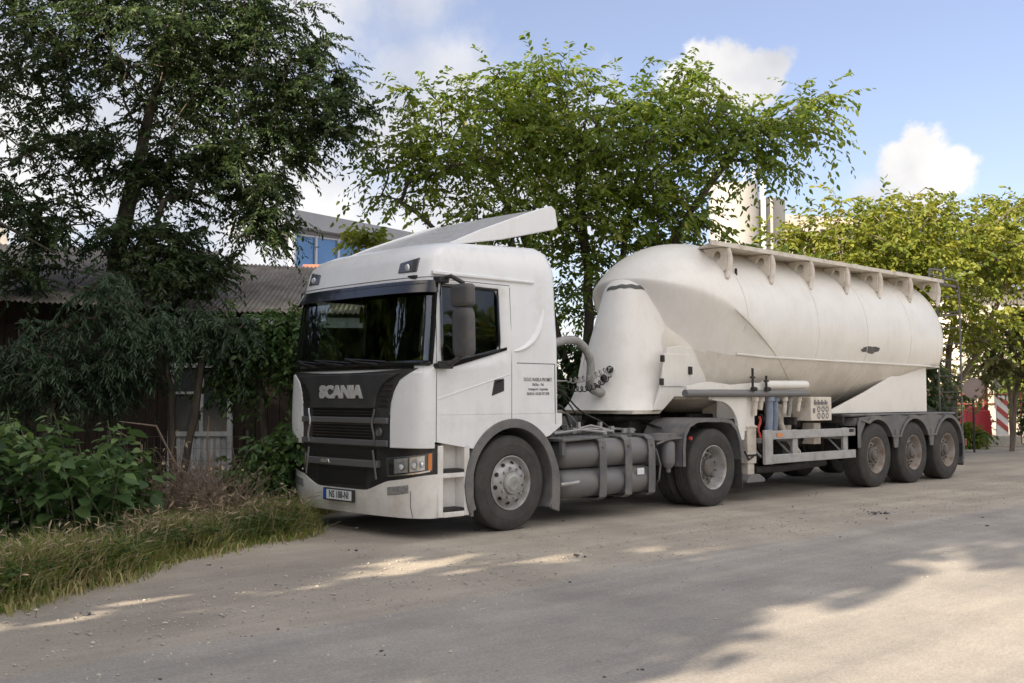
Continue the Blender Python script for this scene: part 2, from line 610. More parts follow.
def ring(z, inset=0.0):
    """(list of points, list of column kinds) counter-clockwise from the near rear corner"""
    hw, xr = itp(z, HW), itp(z, XR)
    pts = []
    up = max(0, (z - 2.88) / 0.2)

    def P(x, y):
        zz = z
        if x > 0.3:
            if 1.6 < z < 2.3:
                k = max(0, min(1, (x - 0.44) / 0.8))
                zz += 0.155 * k * max(0, 1 - abs(z - 1.80) / 0.5)
        zz += min(up, 1) * 0.085 * max(0, x - 0.3) / 1.8
        pts.append((x, y, zz))
    ns = 1.25 - hw
    fs = 1.25 + hw
    r = 0.14
    x0 = itp(z, XF) + AF
    sx = [max(s, x0 + 0.004 * (i + 1)) for i, s in enumerate(side_x)]
    P(xr, 1.25)
    P(xr, ns + 0.5)
    for k in range(5):
        t = PI / 2 * k / 4
        P(xr - r + r * math.cos(t), ns + r - r * math.sin(t))
    for s in reversed(sx):
        P(min(s, xr - r - 0.01), ns)
    for ph in phis:
        q = front_phi(ph, z)
        P(q[0], q[1])
    for s in sx:
        P(min(s, xr - r - 0.01), fs)
    for k in range(4, -1, -1):
        t = PI / 2 * k / 4
        P(xr - r + r * math.cos(t), fs - r + r * math.sin(t))
    P(xr, fs - 0.5)
    return pts


rings = [ring(z) for z in rows]
NC = len(rings[0])
i_ns = 2 + 5                      # first near side column (x=2.0)
i_w0 = i_ns + 3                   # x=1.255
i_w1 = i_ns + 6                   # x=0.445
i_ph = i_ns + 7                   # first phi
i_s0, i_s1 = i_ph + 3, i_ph + 3 + 26
i_fs = i_ph + len(phis)           # far side columns x=.445..
openings = {'windscreen': (i_s0, i_s1), 'near': (i_w0, i_w1), 'far': (i_fs, i_fs + 3)}
mb = MB()
vs = [p for rg in rings for p in rg]
fs = []
glassf = {k: [] for k in openings}
for j in range(len(rows) - 1):
    for i in range(NC):
        i2 = (i + 1) % NC
        f = (j * NC + i, j * NC + i2, (j + 1) * NC + i2, (j + 1) * NC + i)
        w = None
        if WB <= j < WT:
            for k, (a, b) in openings.items():
                if a <= i < b:
                    w = k
        if w:
            glassf[w].append(f)
        else:
            fs.append(f)
fs.append(tuple((len(rows) - 1) * NC + i for i in range(NC)))
fs.append(tuple(NC - 1 - i for i in range(NC)))
mb.add(vs, fs)
cab = T(mb, 'cab', [M['white'], M['liner']], smooth=40)
so = cab.modifiers.new('thickness', 'SOLIDIFY')
so.thickness = 0.045
so.offset = -1
so.use_even_offset = False
so.material_offset = 1


def glass_patch(faces, inset, name, m):
    g = MB()
    used = sorted({i for f in faces for i in f})
    idx = {u: k for k, u in enumerate(used)}
    P = []
    for u in used:
        p = Vector(vs[u])
        c = Vector((1.25, 1.25, p.z))
        d = (c - p)
        if name == 'side_window':
            d = Vector((0, 1 if p.y < 1.25 else -1, 0))
        d.normalize()
        P.append(p + d * inset)
    g.add(P, [tuple(idx[i] for i in f) for f in faces])
    return T(g, name, m, smooth=60)


glass_patch(glassf['windscreen'], 0.02, 'windscreen', M['wglass'])
glass_patch(glassf['near'], 0.02, 'side_window', M['glass'])
glass_patch(glassf['far'], 0.02, 'side_window', M['glass'])

# black rubber frames round the openings
def loop_pts(a, b, out=0.004):
    P = []
    for i in range(a, b + 1):
        P.append(rings[WB][i % NC])
    for j in range(WB + 1, WT + 1):
        P.append(rings[j][b % NC])
    for i in range(b - 1, a - 1, -1):
        P.append(rings[WT][i % NC])
    for j in range(WT - 1, WB, -1):
        P.append(rings[j][a % NC])
    return P


for k, w, nm in (('windscreen', 0.030, 'windscreen_seal'), ('near', 0.016, 'window_seal'), ('far', 0.016, 'window_seal')):
    P = loop_pts(*openings[k])
    P2 = P + P[:2]
    g = MB()
    g.tube(P2, w, 6)
    T(g, nm, M['gloss'])

# side window corner gussets (rounded corners)
for (cx, cz, sx, sz) in ((0.445, 2.62, 1, -1), (1.255, 2.62, -1, -1), (1.255, 1.955, -1, 1)):
    g = MB()
    r = 0.07
    pl = [(cx, cz)] + [(cx + sx * r - sx * r * math.cos(t), cz + sz * r - sz * r * math.sin(t)) for t in [PI / 2 * q / 6 for q in range(7)]]
    yy = 1.25 - itp(cz, HW)
    g.prism(pl, 'xz', yy + 0.004, yy + 0.03)
    T(g, 'window_corner', M['white'])

# lower cab sides with the wheel arch
for s in (0, 1):
    g = MB()
    arch = [(1.46 + 0.70 * math.cos(t), 0.52 + 0.70 * math.sin(t)) for t in [R(146 - (146 - 44) * q / 22) for q in range(23)]]
    poly = [(0.34, 1.272), (0.34, 1.0), (0.55, 0.965)] + [(max(a, 0.62), b) for a, b in arch] + [(2.03, 1.02), (2.235, 1.14), (2.235, 1.272)]
    g.prism(poly, 'xz', 0.0 if s == 0 else 2.5, 0.06 if s == 0 else 2.44)
    T(g, 'cab_side_panel', M['white'])

# door outline, crease and handle
def seam(pts, r=0.0045, name='door_seam', m='ink', par=None):
    g = MB()
    g.tube(pts, r, 5)
    return T(g, name, M[m])


def sy(z, o=0.0015):
    return 1.25 - itp(z, HW) - o + 0.003


door = MB()
Zs = [1.0, 1.2, 1.5, 1.8, 2.1, 2.4, 2.66]
door.tube([(0.372, sy(z), z) for z in Zs], 0.006, 5)
door.tube([(1.44, sy(z), z) for z in [1.22, 1.5, 1.8, 2.1, 2.4, 2.66]], 0.005, 5)
door.tube([(x, sy(2.68), 2.68) for x in (0.38, 0.9, 1.44)], 0.005, 5)
dr = T(door, 'door', M['inkgrey'])
g = MB()
g.prism([(1.14, 1.465), (1.325, 1.52), (1.325, 1.66), (1.18, 1.64)], 'xz', -0.008, 0.02)
sub(g, 'handle', M['black'], dr, bevel=0.01)
g = MB()
g.prism([(1.175, 1.60), (1.305, 1.63), (1.305, 1.655), (1.19, 1.638)], 'xz', -0.022, -0.009)
sub(g, 'handle_grip', M['gloss'], dr, bevel=0.006)
# sill trim below the side window, crease on the door, gutter above the door, sleeper panel lines
g = MB()
g.prism([(0.36, 1.755), (0.56, 1.76), (1.36, 1.965), (1.36, 2.0), (0.6, 1.84), (0.36, 1.79)], 'xz', -0.014, 0.02)
T(g, 'window_sill', M['gloss'], bevel=0.006)
g = MB()
g.prism([(0.385, 1.42), (1.42, 1.70), (1.42, 1.715), (0.385, 1.445)], 'xz', -0.005, 0.01)
T(g, 'door_crease', M['white'], bevel=0.005)
g = MB()
g.prism([(0.34, 2.72), (1.80, 2.725), (1.83, 2.755), (0.34, 2.765)], 'xz', sy(2.74) - 0.03, sy(2.74) + 0.02)
T(g, 'roof_gutter', M['white'], bevel=0.012)
g = MB()
g.tube([(1.52, sy(1.83), 1.83), (2.12, sy(1.83), 1.83)], 0.006, 5)
g.tube([(2.12, sy(1.83), 1.83), (2.13, sy(1.3), 1.15)], 0.005, 5)
T(g, 'panel_seam', M['inkgrey'])
g = MB()
g.tube([front_phi(PI * q / 60, 2.70, 0.001) for q in range(61)], 0.005, 5)
T(g, 'roof_seam', M['inkgrey'])
# curved side scoop behind the door
def scoop(u, v):
    P0, P1, P2 = Vector((1.46, 0, 1.955)), Vector((1.84, 0, 2.0)), Vector((1.97, 0, 2.46))
    p = P0 * (1 - u) ** 2 + P1 * 2 * u * (1 - u) + P2 * u * u
    t = ((P1 - P0) * (1 - u) + (P2 - P1) * u).normalized()
    n = Vector((-t.z, 0, t.x))
    w = 0.095 * math.sin(PI * (0.12 + 0.76 * u)) * (0.7 + .5 * u)
    q = p + n * (v - 0.5) * w
    bul = 0.05 * math.sin(PI * v) ** 0.8 * (math.sin(PI * min(1, max(0, u))) ** 0.5)
    return (q.x, sy(q.z) + 0.004 - bul, q.z)


g = MB()
g.grid(scoop, 20, 9)
T(g, 'side_scoop', M['white'], smooth=60)

# front: bonnet panel, grille, bumper
def fband(y0, y1, z0, z1, out, th, nu=18, nv=3, zf0=None, zf1=None):
    """curved band that follows the cab front; zf0/zf1 are lower / upper edges as functions of y"""
    def fn(u, v):
        y = lerp(y0, y1, u)
        a = zf0(y) if zf0 else z0
        b = zf1(y) if zf1 else z1
        z = lerp(a, b, v)
        p = front_pt(y, max(z, 0.2), out)
        return (p[0], y, z), (1, 0, 0)
    return fn, nu, nv, th


def addband(g, *a, **k):
    fn, nu, nv, th = fband(*a, **k)
    g.band(fn, nu, nv, th)


def wsil(y):       # upper edge of the black panel
    u = abs(y - 1.25)
    return 1.745 - 0.035 * (1 - (u / 1.1) ** 2)


def wside(z):      # half width of the black panel at height z
    return itp(z, [(0.9, 0.80), (1.2, 0.80), (1.42, 0.82), (1.58, 0.88), (1.68, 0.98), (1.75, 1.16)])


def panel(g, z0, z1, out, th, dy=0.0, nu=26, nv=8):
    def fn(u, v):
        z = lerp(z0, z1, v)
        h = wside(z) - dy
        y = 1.25 + (u * 2 - 1) * h
        if v > 0.999:
            z -= 0.035 * (1 - ((y - 1.25) / 1.1) ** 2)
        p = front_pt(y, z, out)
        return (p[0], y, z), (1, 0, 0)
    g.band(fn, nu, nv, th)


g = MB()
panel(g, 0.93, 1.75, 0.012, 0.05)
T(g, 'grille_panel', M['grille'], smooth=40)
# centre bonnet plate that carries the lettering
g = MB()
def plate_fn(u, v):
    z = lerp(1.335, 1.70, v)
    h = itp(z, [(1.33, 0.60), (1.45, 0.62), (1.56, 0.68), (1.64, 0.80), (1.70, 0.95)])
    y = 1.25 + (u * 2 - 1) * h
    p = front_pt(y, z, 0.045)
    return (p[0], y, z), (1, 0, 0)
g.band(plate_fn, 24, 8, 0.05)
T(g, 'bonnet_plate', M['grille'], smooth=40, bevel=0.008)
# side louvres left and right of the bonnet plate
for s in (-1, 1):
    g = MB()
    for q in range(5):
        z = 1.36 + q * 0.055
        ya = 1.25 + s * (itp(z, [(1.33, 0.63), (1.45, 0.65), (1.56, 0.71), (1.64, 0.84)]))
        yb = 1.25 + s * (wside(z) - 0.02)
        addband(g, min(ya, yb), max(ya, yb), z, z + 0.022, 0.03, 0.03, 5, 2)
    T(g, 'side_louvre', M['black'])
# grille slats and dark intakes
for z0, z1, m_, o_ in ((1.175, 1.24, 'slat', 0.040), (0.94, 1.005, 'slat', 0.038), (1.005, 1.18, 'mesh', 0.016), (1.24, 1.33, 'mesh', 0.016)):
    g = MB()
    hw = 0.80 if m_ == 'slat' else 0.58
    addband(g, 1.25 - hw, 1.25 + hw, z0, z1, o_, 0.07 if m_ == 'slat' else 0.01, 22, 3)
    T(g, 'grille_slat' if m_ == 'slat' else 'air_intake', M[m_], bevel=0.008 if m_ == 'slat' else 0)
g = MB()
for q in range(5):
    z = 1.03 + q * 0.032
    addband(g, 0.68, 1.82, z, z + 0.012, 0.034, 0.02, 16, 2)
for q in range(2):
    z = 1.265 + q * 0.03
    addband(g, 0.68, 1.82, z, z + 0.010, 0.034, 0.02, 16, 2)
T(g, 'grille_bar', M['black'])
for s in (-1, 1):
    g = MB()
    P = [front_pt(1.25 + s * (0.60 + 0.02 * math.sin(q)), 0.96 + 0.37 * q / 8, 0.05) for q in range(9)]
    g.tube(P, 0.012, 6)
    P = [front_pt(1.25 + s * (0.60 + 0.06 * (q / 5)), 0.90 - 0.30 * q / 5, 0.05) for q in range(6)]
    g.tube(P, 0.012, 6)
    T(g, 'grille_trim', M['chrome'] if s > 0 else M['slat'])
# round emblem on the grille
g = MB()
p = front_pt(0.57, 1.09, 0.03)
g.lathe([(0.0, -0.012), (0.03, -0.012), (0.034, 0.0)], p, 'x', 20)
g.lathe([(0.036, 0.0), (0.042, -0.016), (0.048, 0.0)], p, 'x', 20)
T(g, 'emblem', M['slat'])
# white corner deflectors beside the grille
for s in (-1, 1):
    g = MB()
    def fn(u, v, s=s):
        z = lerp(0.93, 1.785, v)
        h = wside(min(z, 1.74)) + 0.012
        if z > 1.70:
            h += (z - 1.70) * 1.6
        ph_y = h
        a = math.acos(min(1, (ph_y / 1.25)) ** (NF / 2))
        ph = a * (1 - u)
        q = front_phi(ph, 1.27 if z < 1.27 else z, 0.016)
        y = q[1] if s < 0 else 2.5 - q[1]
        nx = Vector((1.0, 0.9 * (1.25 - y), 0)).normalized()
        return (q[0] + (0.0 if z > 1.0 else 0.0), y, z), tuple(nx)
    g.band(fn, 16, 12, 0.03)
    T(g, 'corner_deflector', M['white'], smooth=40, bevel=0.01)

# lower front: black belt with lamps, lower grille, white bumper
def bump_top(y):
    u = abs(y - 1.25)
    return itp(u, [(0, 0.475), (0.42, 0.475), (0.50, 0.485), (0.78, 0.585), (1.0, 0.615), (1.25, 0.665)])


def bump_bot(y):
    return 0.215


def bump_pt(ph, z, out=0.0):
    c, s = math.cos(ph), max(math.sin(ph), 0)
    hw = 1.25 + out
    y = 1.25 - hw * math.copysign(abs(c) ** (2 / 2.8), c)
    x = 0.42 - (0.36 + out) * s ** (2 / 2.8)
    return x, y


g = MB()
def bf(u, v):
    ph = PI * u
    x, y = bump_pt(ph, 0)
    b = bump_bot(y)
    t = bump_top(y)
    z = lerp(b, t, v)
    k = 0.05 * (1 - v) ** 2
    nx = Vector((1.0, 0.8 * (1.25 - y), 0)).normalized()
    return (x + k * nx.x, y + k * nx.y, z), tuple(nx)
g.band(bf, 61, 9, 0.05)
bumper = T(g, 'bumper', M['bumper'], smooth=40)
for ph in (0.62, PI - 0.62):
    g = MB()
    x, y = bump_pt(ph, 0, 0.0015)
    g.tube([(x + .03, y, 0.225), (x, y, 0.34), (x, y, 0.5)], 0.004, 5)
    sub(g, 'bumper_joint', M['inkgrey'], bumper)
g = MB()
def belt(u, v):
    ph = PI * u
    x, y = bump_pt(ph, 0, -0.012)
    b = bump_top(y) - 0.02
    z = lerp(b, 0.965, v)
    nx = Vector((1.0, 0.8 * (1.25 - y), 0)).normalized()
    return (x + 0.02 * v, y, z), tuple(nx)
g.band(belt, 61, 8, 0.04)
T(g, 'lower_grille', M['black'], smooth=40)
for z0, z1, m_, o_, hw in ((0.715, 0.79, 'slat', 0.055, 0.66), (0.815, 0.905, 'mesh', 0.02, 0.58), (0.52, 0.69, 'mesh', 0.02, 0.44)):
    g = MB()
    def fn(u, v, z0=z0, z1=z1, o_=o_, hw=hw):
        y = 1.25 + (2 * u - 1) * hw
        uu = abs(y - 1.25) / 1.25
        x = 0.42 - 0.36 * (1 - uu ** 2.8) ** (1 / 2.8) - o_ + 0.03
        return (x, y, lerp(z0, z1, v)), (1, 0, 0)
    g.band(fn, 20, 3, 0.06 if m_ == 'slat' else 0.012)
    T(g, 'grille_slat' if m_ == 'slat' else 'air_intake', M[m_], bevel=0.008 if m_ == 'slat' else 0)
g = MB()
x = 0.06 + 0.03 - 0.058
g.prism([(1.42, 0.735), (1.60, 0.735), (1.58, 0.78), (1.44, 0.78)], 'yz', x - 0.004, x + 0.02)
T(g, 'front_badge', M['chrome'], bevel=0.006)

# headlamps, fog lamps
for s in (-1, 1):
    def hp(phv, z, out):
        x, y = bump_pt(phv, 0, out)
        if s > 0:
            y = 2.5 - y
        return (x, y, z)
    g = MB()
    def hl(u, v):
        ph = lerp(1.04, 0.13, u)
        zl = lerp(0.625, 0.70, u)
        zh = lerp(0.825, 0.895, u)
        p = hp(ph, lerp(zl, zh, v), -0.004)
        nx = Vector((1, 0.8 * (1.25 - p[1]), 0)).normalized()
        return p, tuple(nx)
    g.band(hl, 14, 4, 0.03)
    head = T(g, 'headlamp', M['darklens'], smooth=50, bevel=0.006)
    g = MB()
    for u0, u1 in ((0.14, 0.40), (0.44, 0.78)):
        def rf(u, v):
            uu = lerp(u0, u1, u)
            ph = lerp(1.04, 0.13, uu)
            zl = lerp(0.625, 0.70, uu) + 0.03
            zh = lerp(0.825, 0.895, uu) - 0.02
            p = hp(ph, lerp(zl, zh, v), 0.003)
            nx = Vector((1, 0.8 * (1.25 - p[1]), 0)).normalized()
            return p, tuple(nx)
        g.band(rf, 6, 4, 0.01)
    sub(g, 'reflector', M['lens'], head, smooth=50)
    for uu, rr in ((0.27, 0.045), (0.52, 0.045), (0.70, 0.035)):
        g = MB()
        ph = lerp(1.04, 0.13, uu)
        p = hp(ph, lerp(0.72, 0.79, uu), 0.006)
        g.lathe([(0.0, -0.02), (rr * 0.6, -0.016), (rr, 0.0)], p, 'x', 16)
        sub(g, 'projector', M['lens'], head)
    g = MB()
    def ind(u, v):
        uu = lerp(0.87, 0.965, u)
        ph = lerp(1.04, 0.13, uu)
        p = hp(ph, lerp(lerp(0.625, 0.70, uu) + 0.015, lerp(0.825, 0.895, uu) - 0.01, v), 0.005)
        nx = Vector((1, 0.8 * (1.25 - p[1]), 0)).normalized()
        return p, tuple(nx)
    g.band(ind, 4, 4, 0.012)
    sub(g, 'indicator', M['orange'], head, smooth=50)
    g = MB()
    def cov(u, v):
        uu = lerp(0.05, 0.81, u)
        ph = lerp(1.04, 0.13, uu)
        p = hp(ph, lerp(lerp(0.625, 0.70, uu) + 0.02, lerp(0.825, 0.895, uu) - 0.01, v), 0.022)
        nx = Vector((1, 0.8 * (1.25 - p[1]), 0)).normalized()
        return p, tuple(nx)
    g.band(cov, 12, 4, 0.004)
    sub(g, 'lamp_glass', M['lampglass'], head, smooth=50)
    g = MB()
    def drl(u, v):
        ph = lerp(1.0, 0.2, u)
        p = hp(ph, lerp(0.632, 0.695, u) + 0.016 * v, 0.006)
        nx = Vector((1, 0.8 * (1.25 - p[1]), 0)).normalized()
        return p, tuple(nx)
    g.band(drl, 12, 2, 0.012)
    sub(g, 'running_light', M['chrome'], head)
    g = MB()
    def fog(u, v):
        ph = lerp(1.02, 0.66, u)
        p = hp(ph, lerp(lerp(0.44, 0.475, u), lerp(0.525, 0.56, u) , v), 0.003)
        nx = Vector((1, 0.8 * (1.25 - p[1]), 0)).normalized()
        return p, tuple(nx)
    g.band(fog, 8, 3, 0.02)
    T(g, 'fog_lamp', M['foglens'], bevel=0.006)


# lettering
def text(body, size, m, ext=0.004, sx=1.0, bold=0.0, align='CENTER', shear=0):
    c = bpy.data.curves.new('lettering', 'FONT')
    c.body = body
    c.size = size
    c.extrude = ext
    c.align_x = align
    c.align_y = 'CENTER'
    c.offset = bold
    c.resolution_u = 3
    o = bpy.data.objects.new('lettering', c)
    COL.objects.link(o)
    bpy.context.view_layer.update()
    me = bpy.data.meshes.new_from_object(o.evaluated_get(bpy.context.evaluated_depsgraph_get()))
    bpy.data.objects.remove(o)
    me.transform(Matrix.Diagonal((sx, 1, 1, 1)))
    me.materials.clear()
    me.materials.append(m)
    o = bpy.data.objects.new('lettering', me)
    COL.objects.link(o)
    return o


# front faces towards -x: text x axis -> -y, text y axis -> z
ROT_F = Matrix(((0, 0, -1), (-1, 0, 0), (0, 1, 0))).to_4x4()
ROT_S = Matrix(((1, 0, 0), (0, 0, -1), (0, 1, 0))).to_4x4()
o = text('SCANIA', 0.178, M['letters'], 0.008, 1.26, 0.011)
o.data.transform(ROT_F)
for v in o.data.vertices:
    q = front_pt(1.25 + v.co.y, 1.5, 0)
    v.co.x += q[0]
o.location = (-0.049, 1.25, 1.505)
under(o, tractor)
for body, size, z, x, m_ in (('D.O.O. RASELA PROMET', 0.056, 1.650, 1.845, 'inkgrey'), ('Bačka - Pal.', 0.044, 1.595, 1.85, 'inkgrey'),
                         ('transport i trgovina', 0.044, 1.545, 1.85, 'inkgrey'), ('063/16 10-83-97-978', 0.046, 1.492, 1.85, 'inkgrey')):
    o = text(body, size, M[m_], 0.001, 0.74 if size > 0.05 else 0.9, 0.0005)
    o.data.transform(ROT_S)
    o.location = (x, -0.0032, z)
    under(o, tractor)

# number plate
g = MB()
g.box((0.022, 0.965, 0.335), (0.058, 1.525, 0.465))
plate = T(g, 'number_plate', M['black'], bevel=0.006)
g = MB()
g.box((0.018, 0.985, 0.350), (0.023, 1.45, 0.452))
sub(g, 'plate_face', M['platew'], plate)
g = MB()
g.box((0.018, 1.452, 0.350), (0.023, 1.51, 0.452))
sub(g, 'country_band', M['blue'], plate)
o = text('NS 188-NI', 0.105, M['ink'], 0.001, 0.80, 0.002)
o.data.transform(ROT_F)
o.location = (0.0165, 1.215, 0.401)
under(o, plate)

# wipers and scuttle below the windscreen
g = MB()
addband(g, 0.14, 2.36, 1.745, 1.80, 0.012, 0.05, 30, 3)
T(g, 'scuttle', M['gloss'])
for y0, y1 in ((0.62, 1.22), (1.22, 1.82), (1.78, 2.22)):
    g = MB()
    p0 = Vector(front_pt(y0, 1.80, 0.05))
    p1 = Vector(front_pt(y1, 1.87, 0.03))
    p2 = Vector(front_pt(y0 + 0.02, 1.835, 0.03))
    g.tube([p0, (p0 + p1) / 2 + Vector((-0.03, 0, -.01)), p1], 0.011, 6)
    g.tube([Vector(front_pt(lerp(y0 - 0.1, y1, q / 6), 1.825 + 0.045 * q / 6, 0.018)) for q in range(7)], 0.009, 5)
    T(g, 'wiper', M['black'])

# sun visor
g = MB()
def vis(u, v):
    ph = lerp(0.12, PI - 0.14, u)
    a = front_phi(ph, 2.665, 0.02)
    b = front_phi(ph, 2.535, 0.065)
    p = [lerp(a[i], b[i], v) for i in range(3)]
    return tuple(p), (0.6, 0, -0.4)
g.band(vis, 41, 5, 0.014)
T(g, 'sun_visor', M['gloss'], smooth=50)
# roof: front lamps
for y0 in (0.40, 2.10):
    s = 1 if y0 < 1.25 else -1
    g = MB()
    def rl(u, v):
        y = y0 + s * (-0.16 + 0.26 * u)
        z = lerp(2.76, 2.76 + 0.11 + 0.045 * (1 - u), v)
        p = front_pt(y, z, 0.012)
        return p, (1, 0, 0)
    g.band(rl, 8, 4, 0.05)
    la = T(g, 'roof_lamp', M['darklens'], smooth=50, bevel=0.008)
    g = MB()
    p = front_pt(y0 - s * 0.03, 2.81, 0.016)
    g.lathe([(0.0, -0.012), (0.03, -0.01), (0.042, 0.0)], p, 'x', 14)
    sub(g, 'reflector', M['lens'], la)
g = MB()
p = front_pt(0.2, 2.70, 0.01)
g.box((p[0] - 0.02, 0.22, 2.685), (p[0] + 0.03, 0.36, 2.725))
T(g, 'marker_lamp', M['black'], bevel=0.006)

# roof crown (raised middle) and wind deflector
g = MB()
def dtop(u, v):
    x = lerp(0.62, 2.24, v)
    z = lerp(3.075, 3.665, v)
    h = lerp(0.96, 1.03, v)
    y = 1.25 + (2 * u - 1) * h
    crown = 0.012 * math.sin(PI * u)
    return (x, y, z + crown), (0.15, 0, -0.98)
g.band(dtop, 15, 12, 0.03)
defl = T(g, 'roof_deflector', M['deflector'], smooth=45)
for s in (-1, 1):
    y = 1.25 + s * 1.02
    g = MB()
    pts = [(0.64, 3.07), (1.15, 3.29), (1.55, 3.44), (2.06, 3.63), (2.30, 3.70), (2.36, 3.66), (2.40, 3.46), (2.34, 3.42), (1.5, 3.22), (1.0, 3.13)]
    g.prism(pts, 'xz', y - 0.015, y + 0.015)
    sub(g, 'side_fin', M['white'], defl, bevel=0.012)
    g = MB()
    g.tube([(1.1, 1.25 + s * .8, 3.12), (1.95, 1.25 + s * .85, 3.5)], 0.02, 6)
    g.tube([(1.8, 1.25 + s * .8, 3.12), (1.95, 1.25 + s * .85, 3.5)], 0.02, 6)
    sub(g, 'strut', M['dark'], defl)

# mirrors
for s in (-1, 1):
    def Y(d):
        return -d if s < 0 else 2.5 + d
    off = 0.235 if s < 0 else 0.06
    root = MB()
    root.tube([(0.40, Y(-0.05), 2.665), (0.48, Y(0.10), 2.70), (0.54, Y(off), 2.62)], 0.025, 8)
    low = MB()
    low.tube([(0.40, Y(-0.01), 1.80), (0.46, Y(0.12), 1.80), (0.55, Y(off), 1.90)], 0.028, 8)
    low.box((0.33, min(Y(-0.01), Y(0.1)), 1.745), (0.52, max(Y(-0.01), Y(0.1)), 1.80))
    root.box((0.37, min(Y(-0.06), Y(0.05)), 2.635), (0.50, max(Y(-0.06), Y(0.05)), 2.70))
    arm = T(low, 'mirror', M['black'], bevel=0.01)
    sub(root, 'mirror_bracket', M['black'], arm, bevel=0.01)
    for z0, z1, w in ((1.87, 2.36, 0.145), (2.38, 2.61, 0.155)) if s < 0 else ((2.0, 2.34, 0.10), (2.36, 2.58, 0.10)):
        g = MB()
        def hs(u, v, z0=z0, z1=z1, w=w):
            t = 2 * PI * u
            k = 1 - abs(2 * v - 1) ** 5
            zz = lerp(z0, z1, v)
            rr = 0.93 + 0.07 * k if 0.001 < v < 0.999 else 0.80
            yy = off + math.copysign(abs(math.cos(t)) ** 0.5, math.cos(t)) * w * rr
            xx = 0.54 - (zz - 2.25) * 0.03 + math.copysign(abs(math.sin(t)) ** 0.7, math.sin(t)) * (0.075 if math.sin(t) < 0 else 0.05) * rr
            return (xx, Y(yy), zz)
        g.grid(hs, 28, 11, closeu=True)
        b = len(g.v)
        g.f.append(tuple(range(27, -1, -1)))
        g.mi.append(0)
        g.f.append(tuple(28 * 10 + q for q in range(28)))
        g.mi.append(0)
        sub(g, 'mirror_housing', M['mirror'] if s < 0 else M['black'], arm, smooth=45)
        g = MB()
        g.box((0.586 - (z1 - 2.25) * .03, min(Y(off - .09), Y(off + .09)), z0 + 0.04), (0.596 - (z1 - 2.25) * .03, max(Y(off - .09), Y(off + .09)), z1 - 0.04))
        sub(g, 'mirror_glass', M['chrome'], arm)

# interior
g = MB()
def dash(u, v):
    y = lerp(0.12, 2.38, u)
    prof = [(0.20, 1.74), (0.34, 1.80), (0.55, 1.83), (0.72, 1.80), (0.78, 1.66), (0.74, 1.32)]
    t = v * (len(prof) - 1)
    i = min(int(t), len(prof) - 2)
    q = t - i
    x = lerp(prof[i][0], prof[i + 1][0], q)
    z = lerp(prof[i][1], prof[i + 1][1], q)
    bo = 0.20 * abs((y - 1.25) / 1.13) ** 3
    return (x + bo * (1 - v), y, z)
g.grid(dash, 20, 16)
T(g, 'dashboard', M['liner'], smooth=40)
for yc in (0.55, 1.95):
    g = MB()
    g.box((0.95, yc - 0.27, 1.55), (1.45, yc + 0.27, 1.70))
    g.box((1.36, yc - 0.26, 1.68), (1.52, yc + 0.26, 2.25), rot=Matrix.Rotation(R(10), 3, 'Y'))
    g.box((1.44, yc - 0.14, 2.26), (1.54, yc + 0.14, 2.46), rot=Matrix.Rotation(R(8), 3, 'Y'))
    T(g, 'seat', M['seat'], bevel=0.04, seg=3)
g = MB()
g.box((1.6, 0.1, 1.3), (1.64, 2.4, 2.9))
T(g, 'rear_curtain', M['seat'])
g = MB()
P = [(0.88 - 0.10 * math.cos(t), 0.55 + 0.22 * math.sin(t), 1.90 + 0.19 * math.cos(t)) for t in [2 * PI * q / 28 for q in range(29)]]
g.tube(P, 0.016, 6, cap=False)
g.tube([(0.88, 0.33, 1.90), (0.86, 0.55, 1.88), (0.88, 0.77, 1.90)], 0.018, 6)
g.tube([(0.86, 0.55, 1.88), (0.62, 0.55, 1.72)], 0.04, 8)
T(g, 'steering_wheel', M['liner'])
g = MB()
g.tube([(0.30, 0.17, 1.92), (0.36, 0.19, 2.2), (0.42, 0.20, 2.48)], [0.028, 0.04, 0.028], 8)
T(g, 'screen_reflection', M['alu'])  # pale tube added for the bright upright reflection in the windscreen
# loose things in the cab
g = MB()
rg = random.Random(3)
def vest(u, v):
    x = lerp(0.42, 0.70, v)
    y = lerp(0.22, 0.52, u)
    return (x, y, 1.845 + 0.05 * math.sin(PI * u) * math.sin(PI * v) + 0.015 * math.sin(9 * u + 5 * v))
g.grid(vest, 12, 10)
o = g.build('safety_vest', M['vest'], smooth=60)
tag(o, 'crumpled yellow-green safety vest lying on the dashboard behind the windscreen', 'vest')
g = MB()
g.prism([(1.27, 2.28), (1.33, 2.28), (1.335, 2.44), (1.30, 2.47), (1.265, 2.44)], 'yz', 0.36, 0.364)
g.tube([(0.362, 1.30, 2.46), (0.362, 1.30, 2.60)], 0.003, 4)
o = g.build('hanging_tag', M['yellow'])
tag(o, 'yellow tag hanging on a string inside the windscreen', 'hanging tag')


# ------------------------------------------------------------------ wheels
def tyre_prof(Rr, w):
    p = [(0.285, 0.035), (0.31, 0.012), (0.35, 0.0), (0.405, 0.0), (0.41, 0.004), (0.415, 0.0), (0.455, 0.008), (Rr - 0.03, 0.018), (Rr - 0.008, 0.033), (Rr, 0.05)]
    for k in range(4):
        a = 0.05 + (w - 0.1) * (k + 0.75) / 4.5
        p += [(Rr, a - 0.001), (Rr - 0.012, a + 0.001), (Rr - 0.012, a + 0.012), (Rr, a + 0.014)]
    p += [(Rr, w - 0.05), (Rr - 0.03, w - 0.018), (0.40, w), (0.31, w - 0.012), (0.285, w - 0.035)]
    return p


